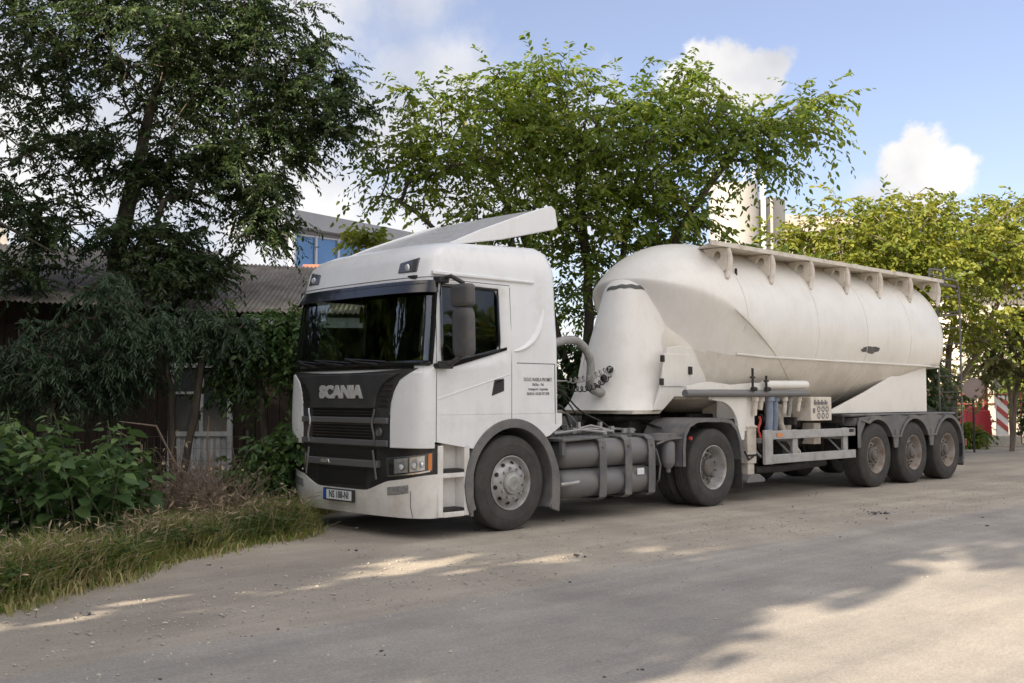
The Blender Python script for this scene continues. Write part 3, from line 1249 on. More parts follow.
def make_wheel(kind):
    """wheel centred on its axle, outer face at y=0, opening towards -y"""
    root = MB()
    w = {'front': 0.30, 'drive': 0.31, 'trailer': 0.375}[kind]
    Rr = 0.518
    if kind == 'front':
        root.lathe([(0.0, -0.035), (0.075, -0.035), (0.085, -0.028), (0.115, -0.025), (0.125, -0.01), (0.13, 0.03)], (0, 0, 0), 'y', 36)
        for q in range(10):
            t = 2 * PI * q / 10
            root.lathe([(0.0, -0.028), (0.013, -0.028), (0.017, -0.004), (0.018, 0.03)], (0.165 * math.cos(t), 0, 0.165 * math.sin(t)), 'y', 8)
    elif kind == 'drive':
        root.lathe([(0.0, 0.06), (0.06, 0.06), (0.10, 0.065), (0.112, 0.075), (0.12, 0.12), (0.15, 0.125), (0.15, 0.15)], (0, 0, 0), 'y', 36)
        for q in range(10):
            t = 2 * PI * q / 10
            root.lathe([(0.0, 0.085), (0.014, 0.085), (0.018, 0.11), (0.018, 0.15)], (0.165 * math.cos(t), 0, 0.165 * math.sin(t)), 'y', 8)
    else:
        root.lathe([(0.0, 0.022), (0.06, 0.022), (0.08, 0.032), (0.085, 0.06), (0.12, 0.07), (0.125, 0.12)], (0, 0, 0), 'y', 36)
        for q in range(10):
            t = 2 * PI * q / 10
            root.lathe([(0.0, 0.07), (0.014, 0.07), (0.018, 0.09), (0.018, 0.14)], (0.165 * math.cos(t), 0, 0.165 * math.sin(t)), 'y', 8)
    wheel = root.build('wheel', M['hub'] if kind == 'front' else M['dirtyhub'])
    g = MB()
    g.lathe(tyre_prof(Rr, w), (0, 0, 0), 'y', 64)
    g.build('tyre', M['tyre'], wheel, smooth=25)
    g = MB()
    if kind == 'front':
        pr = [(0.298, 0.012), (0.29, 0.008), (0.28, 0.02), (0.272, 0.05), (0.262, 0.07), (0.25, 0.065), (0.205, 0.022), (0.19, 0.006), (0.13, 0.0), (0.12, 0.02)]
    elif kind == 'drive':
        pr = [(0.298, 0.012), (0.29, 0.008), (0.28, 0.018), (0.272, 0.03), (0.265, 0.09), (0.255, 0.14), (0.235, 0.165), (0.21, 0.14), (0.15, 0.135), (0.12, 0.14)]
    else:
        pr = [(0.298, 0.012), (0.29, 0.008), (0.28, 0.018), (0.272, 0.03), (0.262, 0.08), (0.25, 0.11), (0.235, 0.13), (0.21, 0.105), (0.15, 0.10), (0.12, 0.12)]
    g.lathe(pr, (0, 0, 0), 'y', 48)
    for q in range(10):
        t = 2 * PI * (q + 0.5) / 10
        r0 = {'front': 0.223, 'drive': 0.222, 'trailer': 0.222}[kind]
        a = {'front': 0.0325, 'drive': 0.146, 'trailer': 0.112}[kind]
        c = Vector((r0 * math.cos(t), a, r0 * math.sin(t)))
        er = Vector((math.cos(t), 0, math.sin(t)))
        et = Vector((-math.sin(t), 0, math.cos(t)))
        n_ = 10
        sl = {'front': 0.9, 'drive': 0.9, 'trailer': 0.9}[kind]
        ring_ = [c + er * (0.017 * math.cos(2 * PI * k / n_)) + et * (0.026 * math.sin(2 * PI * k / n_)) + Vector((0, sl * 0.017 * math.cos(2 * PI * k / n_) - 0.004, 0)) for k in range(n_)]
        g.add(ring_, [tuple(range(n_))], 1)
    g.build('rim', [M['rusty'] if kind == 'trailer' else M['rim'], M['mesh']], wheel, smooth=50)
    return wheel


def put_wheel(w, root, x, y, far=False, steer=0, spin=0):
    c = copy_tree(w, root)
    c.location = Vector((x, y, 0.518)) - Vector(root.location)
    c.rotation_euler = (0, R(spin), R(180 + steer) if far else R(steer))
    return c


def drop(o):
    for ch in [x for x in COL.objects if x.parent == o]:
        drop(ch)
    bpy.data.objects.remove(o)


wf, wd, wt = make_wheel('front'), make_wheel('drive'), make_wheel('trailer')
AX_T = (9.648, 10.958, 12.268)
put_wheel(wf, tractor, 1.46, 0.02, steer=0, spin=8)
put_wheel(wf, tractor, 1.46, 2.48, True)
for y, far in ((0.03, False), (0.37, False), (2.47, True), (2.13, True)):
    put_wheel(wd, tractor, 5.21, y, far, spin=15)
for k, x in enumerate(AX_T):
    put_wheel(wt, trailer, x, 0.02, False, spin=10 + 23 * k)
    put_wheel(wt, trailer, x, 2.48, True, spin=7 * k)
for w in (wf, wd, wt):
    drop(w)

# ------------------------------------------------------------------ tractor: fenders, steps, chassis
def arch_band(cx, cz, r, a0, a1, y0, y1, th, n=24):
    g = MB()
    def fn(u, v):
        t = R(lerp(a0, a1, u))
        return (cx + r * math.cos(t), lerp(y0, y1, v), cz + r * math.sin(t)), (-math.cos(t), 0, -math.sin(t))
    g.band(fn, n, 3, th)
    return g


for s in (0, 1):
    ya, yb = (-0.012, 0.42) if s == 0 else (2.08, 2.512)
    g = arch_band(1.46, 0.52, 0.645, 200, -28, ya, yb, 0.02, 34)
    # wide lip on the outer face
    def lip(u, v):
        t = R(lerp(204, -31, u))
        r = lerp(0.60, 0.70, v)
        y = -0.018 if s == 0 else 2.518
        x = 1.46 + r * math.cos(t)
        z = 0.52 + r * math.sin(t)
        if t < 0.35:
            k = min(1, (0.35 - t) / 0.4)
            x = lerp(x, 1.46 + lerp(0.60, 0.74, v), k * 0.8)
        return (x, y, z), (0, 0.05 if s == 0 else -0.05, 0)
    g.band(lip, 40, 4, 1.0)
    T(g, 'front_fender', M['fender'], smooth=40, bevel=0.006)
    # step housing between bumper and wheel
    g = MB()
    y0, y1 = (0.0, 0.35) if s == 0 else (2.15, 2.5)
    for (xa, xb, za, zb) in ((0.40, 0.47, 0.22, 0.955), (0.76, 0.83, 0.22, 0.955), (0.47, 0.76, 0.215, 0.27), (0.47, 0.76, 0.62, 0.67)):
        g.box((xa, y0, za), (xb, y1, zb))
    yb_ = 0.14 if s == 0 else 2.36
    g.box((0.47, min(yb_, yb_ + .02), 0.25), (0.76, max(yb_, yb_ + .02), 0.965))
    st = T(g, 'step_housing', M['bumper'], bevel=0.008)
    for z in (0.275, 0.675):
        g = MB()
        ya_, yb2 = (0.004, 0.15) if s == 0 else (2.35, 2.496)
        g.box((0.475, ya_, z), (0.755, yb2, z + 0.028))
        for q in range(6):
            yy = ya_ + 0.02 + q * 0.022
            g.box((0.485, yy, z + 0.028), (0.745, yy + 0.01, z + 0.034))
        sub(g, 'step', M['black'], st)
    # grey front strip ahead of the tyre
    g = MB()
    yy = -0.014 if s == 0 else 2.47
    g.box((0.835, yy, 0.2), (0.875, yy + 0.044, 0.66))
    T(g, 'fender_strip', M['fender'], bevel=0.006)

g = MB()
for y in (0.80, 1.62):
    g.box((0.5, y, 0.66), (5.95, y + 0.08, 0.93))
for x in (0.9, 2.2, 3.6, 4.6, 5.6):
    g.box((x, 0.88, 0.70), (x + 0.1, 1.62, 0.88))
g.tube([(1.46, 0.3, 0.5), (1.46, 2.2, 0.5)], 0.07, 10)
g.tube([(5.21, 0.3, 0.518), (5.21, 2.2, 0.518)], 0.11, 12)
g.lathe([(0.0, -0.25), (0.2, -0.2), (0.25, 0), (0.2, 0.2), (0, 0.25)], (5.21, 1.25, 0.52), 'x', 16)
g.box((0.5, 0.4, 0.5), (2.0, 2.1, 1.05))
g.tube([(2.0, 1.25, 0.62), (5.0, 1.25, 0.55)], 0.06, 10)
T(g, 'chassis', M['dark'], bevel=0.01)
# catwalk plate and fifth wheel
g = MB()
g.box((2.35, 0.30, 0.955), (4.15, 2.2, 0.985))
for q in range(18):
    g.box((2.4 + q * 0.095, 0.32, 0.985), (2.43 + q * 0.095, 2.18, 0.994))
T(g, 'catwalk', M['fender'])
g = MB()
g.prism([(0.95, 4.25), (1.55, 4.25), (1.7, 4.6), (1.7, 5.0), (1.5, 5.3), (1.3, 5.1), (1.2, 5.1), (1.0, 5.3), (0.8, 5.0), (0.8, 4.6)], 'xy', 1.14, 1.2)
g.v = [(y_, x_, z_) for (x_, y_, z_) in g.v]
g.box((4.45, 0.85, 0.93), (4.85, 1.65, 1.14))
g.tube([(4.5, 0.35, 1.05), (4.7, 0.9, 1.12)], 0.02, 6)
T(g, 'fifth_wheel', M['dark'], bevel=0.01)
# brackets, valves and pipes between catwalk and trailer
rg = random.Random(8)
g = MB()
for q in range(16):
    x = rg.uniform(2.9, 4.2)
    y = rg.uniform(0.35, 0.8)
    h = rg.uniform(0.04, 0.16)
    s_ = rg.uniform(0.03, 0.08)
    g.box((x, y, 0.99), (x + s_, y + s_, 0.99 + h))
for q in range(5):
    x = rg.uniform(2.5, 3.6)
    g.tube([(x, 0.4 + 0.1 * q, 1.02), (x + 0.5, 0.42 + .1 * q, 1.03 + rg.uniform(0, .08)), (x + 0.9, 0.4 + 0.1 * q, 1.02)], 0.016, 6)
T(g, 'valve_gear', M['alu'])

# twin gas cylinders with straps
for z in (0.44, 0.785):
    g = MB()
    r = 0.172
    g.lathe([(0.0, 2.33), (0.07, 2.335), (0.13, 2.355), (0.16, 2.40), (r, 2.46), (r, 3.90), (0.15, 3.98), (0.08, 4.02), (0.0, 4.03)], (0, 0.225, z), 'x', 32)
    T(g, 'gas_cylinder', M['steel'], smooth=50)
for x in (2.98, 3.45, 3.90):
    g = MB()
    w = 0.062
    def sp(u, v):
        path = [(0.62, 0.255), (0.10, 0.235), (0.035, 0.27), (0.028, 0.44), (0.028, 0.80), (0.05, 0.935), (0.12, 0.985), (0.62, 0.99)]
        t = u * (len(path) - 1)
        i = min(int(t), len(path) - 2)
        q = t - i
        return (x + w * (2 * v - 1), lerp(path[i][0], path[i + 1][0], q), lerp(path[i][1], path[i + 1][1], q)), (0, 1 if 0.14 < u < 0.8 else 0, 0 if 0.14 < u < 0.8 else (1 if u <= .14 else -1))
    g.band(sp, 29, 2, 0.014)
    g.lathe([(0.0, -0.012), (0.015, -0.012), (0.018, 0.02)], (x, 0.03, 0.86), 'y', 8)
    T(g, 'tank_strap', M['fender'], bevel=0.004)
g = MB()
g.prism([(2.26, 0.94), (2.92, 0.965), (2.92, 0.992), (2.26, 0.975)], 'xz', 0.0, 0.5)
g.box((2.27, 0.03, 0.78), (2.33, 0.09, 0.95))
T(g, 'tank_cover', M['fender'], bevel=0.008)
g = MB()
g.tube([(2.20, -0.01, 0.46), (2.32, -0.03, 0.465), (2.48, -0.03, 0.475)], 0.022, 8)
T(g, 'filler_pipe', M['alu'])
g = MB()
g.box((3.63, 0.045, 0.50), (3.76, 0.049, 0.58))
T(g, 'warning_sticker', M['platew'])

# drive axle mudguards
for s in (0, 1):
    ya, yb = (0.015, 0.68) if s == 0 else (1.82, 2.485)
    g = MB()
    def mg(u, v):
        path = [(4.50, 0.56), (4.50, 0.80), (4.53, 0.98), (4.62, 1.10), (4.78, 1.165), (5.0, 1.18), (5.4, 1.175), (5.60, 1.14), (5.74, 1.03), (5.82, 0.86), (5.86, 0.66), (5.87, 0.55)]
        t = u * (len(path) - 1)
        i = min(int(t), len(path) - 2)
        q = t - i
        x, z = lerp(path[i][0], path[i + 1][0], q), lerp(path[i][1], path[i + 1][1], q)
        d = Vector((5.2 - x, 0, 0.6 - z)).normalized()
        return (x, lerp(ya, yb, v), z), tuple(d)
    g.band(mg, 45, 3, 0.02)
    def mlip(u, v):
        p, d = mg(u, 0 if s == 0 else 1)
        k = 0.055 * v
        return (p[0] + d[0] * k, p[1] - (0.01 if s == 0 else -0.01), p[2] + d[2] * k), (0, 0.02 if s == 0 else -0.02, 0)
    g.band(mlip, 45, 3, 1.0)
    T(g, 'drive_mudguard', M['fender'], smooth=40)
    g = MB()
    g.box((5.85, ya + 0.02, 0.2), (5.866, yb - 0.02, 0.60), rot=Matrix.Rotation(R(-4), 3, 'Y'))
    T(g, 'mud_flap', M['tyre'])
# front face of the mudguard: air drier canister, bracket
g = MB()
g.lathe([(0.0, 0.55), (0.05, 0.55), (0.085, 0.60), (0.09, 0.62), (0.09, 0.86), (0.06, 0.90), (0.0, 0.90)], (4.36, 0.14, 0), 'z', 20)
g.lathe([(0.0, 0.49), (0.03, 0.49), (0.035, 0.55)], (4.36, 0.14, 0), 'z', 12)
T(g, 'air_drier', M['steel'], smooth=50)
g = MB()
g.prism([(4.2, 0.90), (4.5, 0.93), (4.5, 0.99), (4.28, 0.98)], 'xz', 0.05, 0.4)
g.tube([(4.1, 0.12, 0.86), (4.3, 0.06, 0.92), (4.5, 0.03, 0.93)], 0.015, 6)
g.tube([(4.06, 0.10, 0.80), (4.10, 0.06, 0.6), (4.12, 0.10, 0.42), (4.2, 0.2, 0.36)], 0.014, 6)
T(g, 'bracket', M['fender'])
g = MB()
g.lathe([(0.0, -0.012), (0.022, -0.01), (0.026, 0.02)], (4.66, 0.0, 0.92), 'y', 12)
T(g, 'red_cap', M['red'])

# air lines and the big blower hose between cab and trailer
def smooth_path(P, k=5):
    P = [Vector(p) for p in P]
    out = []
    for i in range(len(P) - 1):
        a, b, c, d = P[max(i - 1, 0)], P[i], P[i + 1], P[min(i + 2, len(P) - 1)]
        for q in range(k):
            t = q / k
            out.append(0.5 * ((2 * b) + (c - a) * t + (2 * a - 5 * b + 4 * c - d) * t * t + (3 * b - a - 3 * c + d) * t ** 3))
    out.append(P[-1])
    return out


def coil(p0, p1, r, turns, sag, n=14):
    p0, p1 = Vector(p0), Vector(p1)
    d = (p1 - p0)
    t = d.normalized()
    a = t.cross(Vector((0, 0, 1))).normalized()
    b = a.cross(t)
    P = []
    N = turns * n
    for k in range(N + 1):
        q = k / N
        th = 2 * PI * turns * q
        env = min(1, q * 8, (1 - q) * 8)
        P.append(p0 + d * q + Vector((0, 0, -sag * math.sin(PI * q))) + (a * math.cos(th) + b * math.sin(th)) * r * env)
    return P


g = MB()
HP = [(2.3, 0.85, 1.95), (2.75, 0.9, 2.06), (3.05, 0.9, 2.14), (3.38, 0.9, 2.19), (3.60, 0.9, 2.10), (3.72, 0.9, 1.92), (3.74, 0.92, 1.72), (3.80, 0.98, 1.60), (4.0, 1.05, 1.53), (4.3, 1.1, 1.5)]
g.tube(smooth_path(HP), 0.055, 12)
T(g, 'blower_hose', M['hose'], smooth=60)
for k, (za, zb, sg) in enumerate(((1.66, 1.86, 0.05), (1.60, 1.74, 0.10))):
    g = MB()
    g.tube(coil((3.2, 0.86 + 0.05 * k, za), (4.16, 0.92, zb), 0.034, 11, sg), 0.008, 5)
    g.tube(smooth_path([(2.26, 0.8 + 0.2 * k, 1.5), (2.7, 0.82 + 0.1 * k, za - 0.02), (3.2, 0.86 + 0.05 * k, za)]), 0.009, 5)
    T(g, 'air_line', M['hose'] if k == 0 else M['dark'])
rg = random.Random(14)
for k in range(13):
    y = 0.45 + 0.07 * k
    za, zb = rg.uniform(1.05, 1.95), rg.uniform(1.0, 1.35)
    xb = rg.uniform(2.9, 3.9)
    g = MB()
    g.tube(smooth_path([(2.25, y, za), (2.25 + 0.35 * (xb - 2.25), y + rg.uniform(-.05, .05), za + rg.uniform(-0.25, 0.12)), (2.25 + 0.7 * (xb - 2.25), y + rg.uniform(-.08, .08), lerp(za, zb, 0.6) - rg.uniform(0, 0.25)), (xb, y + rg.uniform(0, 0.15), zb - 0.2), (xb + 0.2, y + 0.1, 1.0)]), rg.uniform(0.008, 0.018), 6)
    T(g, 'cable', M[rg.choice(['dark', 'fender', 'hose', 'dark'])])
# exhaust / intake stack behind the cab
g = MB()
g.box((2.28, 1.0, 1.0), (2.55, 1.9, 2.4))
g.box((2.28, 0.62, 1.0), (2.42, 0.98, 1.45))
T(g, 'air_filter_housing', M['black'], bevel=0.04)

# ------------------------------------------------------------------ the silo trailer
TZ, TR, TY = 2.47, 1.24, 1.25
NX, NA = 6.0, 1.5          # nose: ellipsoid centre and half length
RX, RA = 11.85, 1.28         # rear dome
def smax(a, b, k):
    h = max(k - abs(a - b), 0) / k
    return max(a, b) + h * h * k * 0.25


def tank_f(x, y, z, cuts=True):
    yy, zz = y - TY, z - TZ
    e = 0.0
    if x < NX:
        e = ((NX - x) / NA) * TR
    elif x > RX:
        e = ((x - RX) / RA) * TR
    f = math.sqrt(e * e + yy * yy + zz * zz) - TR
    if cuts:
        # front underside: slanted shell, gently hollow; rear underside
        ex = max(0.0, (NX - x) / NA)
        rho = min(1.0, math.sqrt(ex * ex + (yy / TR) ** 2))
        sl = 0.78 if x < 5.75 else 0.56
        a = (2.62 + sl * (5.75 - x) - 3.4 * (0.965 - min(rho, 0.965)) - z) * 0.75
        f = smax(f, a, 0.05)
        zb = 1.225 + 0.40 * max(0, x - 10.0)
        dp = max(0.05, 2.02 - zb)
        if z < 2.02 and x > 9.0:
            b = (math.hypot(yy / 1.165, (2.02 - z) / dp) - 1) * min(1.16, dp)
            f = max(f, b)
    return f


def tank_section(x, n=144):
    zs = np.linspace(TZ - TR - 0.05, TZ + TR + 0.05, 161)
    ins = [z for z in zs if tank_f(x, TY, z) < 0]
    if not ins:
        return None
    zc = (min(ins) + max(ins)) / 2
    P = []
    for k in range(n):
        t = 2 * PI * k / n
        c, s = math.cos(t), math.sin(t)
        lo, hi = 0.0, 2.0
        for _ in range(22):
            m = (lo + hi) / 2
            if tank_f(x, TY + c * m, zc + s * m) < 0:
                lo = m
            else:
                hi = m
        P.append((x, TY + c * lo, zc + s * lo))
    return P


# extreme stations
def find_end(x0, dx):
    x = x0
    while tank_section(x, 4) is not None:
        x += dx
    return x - dx


xe0 = find_end(NX, -0.004)
xe1 = find_end(RX, 0.004)
st = [xe0 + (5.9 - xe0) * (q / 70) ** 1.6 for q in range(71)] + [5.9 + (7.9 - 5.9) * q / 24 for q in range(1, 25)] + [7.9 + (11.6 - 7.9) * q / 20 for q in range(1, 21)] + [xe1 - (xe1 - 11.6) * (1 - q / 20) ** 2 for q in range(1, 21)]
secs = [tank_section(x) for x in st]
g = MB()
n_ = 144
vs_ = [p for s_ in secs for p in s_]
fs_ = []
for j in range(len(secs) - 1):
    for k in range(n_):
        k2 = (k + 1) % n_
        fs_.append((j * n_ + k, j * n_ + k2, (j + 1) * n_ + k2, (j + 1) * n_ + k))
fs_.append(tuple(range(n_ - 1, -1, -1)))
fs_.append(tuple((len(secs) - 1) * n_ + k for k in range(n_)))
g.add(vs_, fs_)
for q, f in enumerate(fs_):
    cx, cy, cz = [sum(vs_[i][a] for i in f) / len(f) for a in range(3)]
    low = cz < itp(cx, [(5.0, 2.12), (6.6, 2.03), (12.5, 2.0)])
    if low:
        g.mi[q] = 1
tank = L(g, 'tank', [M['tank'], M['tankdust']], smooth=60)


def on_tank(x, z, near=True, out=0.0):
    """point of the near flank at a given height"""
    lo, hi = TY, TY - 1.5
    for _ in range(24):
        m = (lo + hi) / 2
        if tank_f(x, m, z) < 0:
            lo = m
        else:
            hi = m
    y = lo - out
    return (x, y if near else 2.5 - y, z)


# front hopper: a round cone that carries the belly on forward under the hood
RH = [(4.5, 0.42), (5.0, 0.62), (5.4, 0.76), (5.75, 0.87), (6.3, 1.01), (7.0, 1.145), (7.6, 1.222), (8.2, 1.233)]
ZH = [(4.5, 2.02), (5.0, 2.06), (5.75, 2.15), (6.3, 2.25), (7.0, 2.38), (7.6, 2.455), (8.2, 2.47)]
g = MB()
hs_ = [4.56 + (8.0 - 4.56) * (q / 46) for q in range(47)]
def hop(u, v):
    x = lerp(4.50, 8.0, v)
    r_ = itp(x, RH)
    if x < 5.0:
        r_ *= math.sqrt(max(0.0, 1 - ((5.0 - x) / 0.5) ** 2))
    zc = itp(x, ZH)
    t = 2 * PI * u
    return (x, TY + r_ * math.cos(t), min(zc + r_ * math.sin(t), 2.75))
g.grid(hop, 96, 60, closeu=True)
sub(g, 'hopper', M['tankdust'], tank, smooth=60)
# the seam ledge
for near in (True, False):
    g = MB()
    P = [on_tank(x, itp(x, [(5.0, 2.12), (6.6, 2.03), (12.5, 2.0), (12.9, 2.02)]), near, 0.008) for x in np.linspace(6.0, 12.3, 54)]
    g.tube(P, 0.016, 6)
    sub(g, 'flank_seam', M['tank'], tank)
g = MB()
for x in (7.9, 9.4, 10.9):
    sec = [(p[0], TY + (p[1] - TY) * 1.002, p[2] + (p[2] - TZ) * 0.002) for p in tank_section(x, 64)]
    g.tube([sec[k] for k in range(-14, 47)], 0.006, 4)
for near in (True, False):
    P = []
    for x in np.linspace(5.72, 7.5, 24):
        z = 2.655 - 0.56 * (x - 5.75)
        yy = TY - math.sqrt(max(0.01, TR ** 2 - (z - TZ) ** 2)) - 0.001
        P.append((x, yy if near else 2.5 - yy, z))
    gs = MB()
    gs.tube(P, 0.007, 5)
    sub(gs, 'hopper_seam', M['tankframe'], tank)
sec = tank_section(6.02, 144)
g.tube([(p[0], TY + (p[1] - TY) * 1.002, p[2] + 0.002) for p in sec[30:75]], 0.009, 5)
sub(g, 'weld_seam', M['tank'], tank)
# bare patch where lettering was removed, on flank and on the neck
g = MB()
pat = [(9.20, 2.21), (9.28, 2.26), (9.42, 2.275), (9.55, 2.27), (9.66, 2.285), (9.82, 2.265), (9.80, 2.20), (9.66, 2.19), (9.6, 2.16), (9.45, 2.165), (9.38, 2.185), (9.27, 2.185)]
pp = []
for i in range(len(pat)):
    a, b = pat[i], pat[(i + 1) % len(pat)]
    for q in range(3):
        t = q / 3
        pp.append((lerp(a[0], b[0], t) + 0.012 * math.sin(31 * (i + t)), lerp(a[1], b[1], t) + 0.006 * math.sin(17 * (i + t))))
cx_, cz_ = 9.5, 2.225
vsx = [on_tank(cx_, cz_, True, 0.004)] + [on_tank(a, b, True, 0.004) for a, b in pp]
g.add(vsx, [(0, i + 1, (i + 1) % len(pp) + 1) for i in range(len(pp))])
sub(g, 'scraped_patch', M['wornpatch'], tank)

# neck housing under the nose
def neck_ring(z, n=48, out=0.0):
    t = (z - 1.28) / (3.2 - 1.28)
    xf = lerp(4.08, 4.66, t) - 0.10 * math.exp(-t * 14)
    hw = lerp(0.74, 0.42, t ** 0.9) + out
    if t > 0.86:
        k = (t - 0.86) / 0.14
        xf += 0.22 * k * k
        hw -= 0.10 * k * k
    xr = lerp(4.66, 4.95, min(1, max(0, (z - 1.28) / 0.20))) if z < 1.48 else 5.6
    d = min(0.75, xr - xf - 0.02)
    P = []
    for k in range(n):
        ph = PI * k / (n - 1)
        c, s = math.cos(ph), math.sin(ph)
        P.append((xf + d - (d + out) * max(s, 0) ** (2 / 2.3), TY - hw * math.copysign(abs(c) ** (2 / 2.3), c), z))
    P.append((xr, TY + hw, z))
    P.append((xr, TY - hw, z))
    return P


g = MB()
zz = [1.28 + (3.2 - 1.28) * q / 30 for q in range(31)]
rr = [neck_ring(z) for z in zz]
n_ = len(rr[0])
g.add([p for r_ in rr for p in r_], [(j * n_ + k, j * n_ + (k + 1) % n_, (j + 1) * n_ + (k + 1) % n_, (j + 1) * n_ + k) for j in range(30) for k in range(n_)] + [tuple(range(n_ - 1, -1, -1)), tuple(30 * n_ + k for k in range(n_))])
neck = L(g, 'neck_housing', M['tank'], smooth=45)
g = MB()
def npatch(u, v):
    z = lerp(2.93, 2.985, v) + 0.03 * math.sin(PI * u) + (0.006 * math.sin(23 * u) if v in (0, 1) else 0)
    ri = neck_ring(z, 64, 0.006)
    f = 14 + u * 22
    i = int(f)
    q = f - i
    return tuple(lerp(ri[i][a], ri[i + 1][a], q) for a in range(3))
g.grid(npatch, 28, 4)
sub(g, 'scraped_patch', M['wornpatch'], neck)
# couplings on the neck
for x_, z in ((26, 1.83), (28, 1.71), (30, 1.58)):
    ri = neck_ring(z, 64)
    p = Vector(ri[x_])
    nrm = Vector((-0.75, -0.66, 0))
    g = MB()
    g.tube([p - nrm * 0.02, p + nrm * 0.06], 0.05, 12)
    g.tube([p + nrm * 0.05, p + nrm * 0.11], 0.022, 10)
    g.box(tuple(p + nrm * 0.06 - Vector((0.03, 0.03, 0.03))), tuple(p + nrm * 0.06 + Vector((0.03, 0.03, 0.03))))
    sub(g, 'coupling', M['black'], neck, bevel=0.006)

# side plates behind the neck and their hatch
for s in (0, 1):
    y0, y1 = (0.47, 0.52) if s == 0 else (1.98, 2.03)
    g = MB()
    g.prism([(4.52, 1.285), (4.68, 1.285), (4.93, 1.46), (6.9, 1.46), (6.9, 1.62), (6.2, 1.58), (5.85, 1.64), (5.62, 1.76), (5.46, 1.96), (5.34, 2.12), (5.1, 2.16), (4.8, 2.12), (4.66, 1.6)], 'xz', y0, y1)
    sp_ = L(g, 'side_plate', M['tank'], bevel=0.006)
    if s == 0:
        g = MB()
        g.prism([(4.64, 1.60), (5.26, 1.60), (5.26, 2.04), (4.68, 2.04)], 'xz', y0 - 0.014, y0 - 0.002)
        hatch = sub(g, 'hatch', M['tank'], sp_, bevel=0.006)
        for (x, z, w, h) in ((4.60, 1.66, 0.06, 0.09), (4.62, 1.97, 0.06, 0.09), (5.22, 1.82, 0.07, 0.11)):
            g = MB()
            g.box((x, y0 - 0.04, z - h / 2), (x + w, y0 - 0.002, z + h / 2))
            sub(g, 'hatch_latch', M['dark'], sp_, bevel=0.006)
# bottom plate (skid) of the neck
g = MB()
g.prism([(4.12, 1.235), (4.68, 1.235), (4.96, 1.43), (6.2, 1.43), (6.2, 1.455), (4.93, 1.455), (4.66, 1.277), (4.12, 1.277)], 'xz', 0.53, 1.97)
L(g, 'skid_plate', M['tankframe'])

# long side beam with pipe rail
g = MB()
g.tube([(4.62, 0.06, 1.505), (6.0, 0.06, 1.505), (7.62, 0.06, 1.51)], 0.05, 12)
L(g, 'pipe_rail', M['steel'], smooth=50)
g = MB()
def beam(u, v):
    x = lerp(4.7, 7.62, u)
    z = lerp(1.56, itp(x, [(4.7, 1.60), (5.2, 1.665), (5.7, 1.625), (6.3, 1.66), (6.6, 1.655), (7.62, 1.67)]), v)
    return (x, 0.09, z), (0, 1, 0)
g.band(beam, 40, 3, 0.05)
g.tube([(6.5, 0.09, 1.63), (7.62, 0.09, 1.64)], 0.065, 12)
L(g, 'side_beam', M['tank'], smooth=40)
g = MB()
for x, h in ((6.12, 0.20), (6.46, 0.10)):
    g.tube([(x, 0.02, 1.56), (x, 0.02, 1.66 + h)], 0.018, 8)
    g.box((x - 0.04, 0.0, 1.62 + h * 0.5), (x + 0.04, 0.04, 1.645 + h * 0.5))
    g.tube([(x - 0.05, 0.0, 1.57), (x + 0.05, 0.0, 1.57)], 0.03, 8)
L(g, 'valve', M['dark'])
# manifold of hanging pipes
for k, (x, zb, m_, r) in enumerate(((6.30, 1.20, 'tankframe', 0.035), (6.50, 1.28, 'tankframe', 0.04), (6.66, 0.95, 'bluepipe', 0.052), (6.86, 0.95, 'bluepipe', 0.05), (7.06, 1.22, 'tankframe', 0.035), (7.26, 1.18, 'hose', 0.035), (7.45, 1.25, 'tankframe', 0.03))):
    g = MB()
    y = 0.10 + (0.04 if k % 2 else 0)
    g.tube([(x, y, 1.50), (x, y, (1.5 + zb) / 2), (x, y + 0.02, zb)], r, 12)
    g.tube([(x, y, 1.46), (x, y, 1.40)], r * 1.45, 12)
    L(g, 'discharge_pipe', M[m_], smooth=50)
# trailer chassis
g = MB()
for y in (0.72, 1.70):
    g.box((5.6, y, 0.98), (13.2, y + 0.08, 1.22))
for x in (6.0, 7.4, 8.8, 10.2, 11.6, 12.9):
    g.box((x, 0.15, 1.04), (x + 0.08, 2.35, 1.16))
g.box((13.1, 0.12, 0.55), (13.22, 2.38, 0.70))
for x in AX_T:
    g.tube([(x, 0.35, 0.52), (x, 2.15, 0.52)], 0.075, 12)
    for y in (0.70, 1.68):
        g.box((x - 0.45, y, 0.55), (x + 0.1, y + 0.1, 0.68))
        g.tube([(x + 0.2, y + .05, 0.60), (x + 0.2, y + .05, 0.98)], 0.10, 12)
L(g, 'trailer_chassis', M['dark'], bevel=0.008)
# gusset bracket with concave edge above the landing leg
g = MB()
arc = [(5.42 + 0.46 * math.sin(R(a)), 1.00 + 0.40 * math.cos(R(a))) for a in range(0, 91, 9)]
g.prism([(5.26, 1.46), (5.26, 1.42)] + [(a, b) for a, b in arc] + [(5.92, 0.86), (6.02, 0.86), (6.10, 1.46)], 'xz', 0.10, 0.15)
g.box((6.0, 0.155, 0.98), (6.36, 0.55, 1.45))
L(g, 'gusset', M['tank'], bevel=0.006)
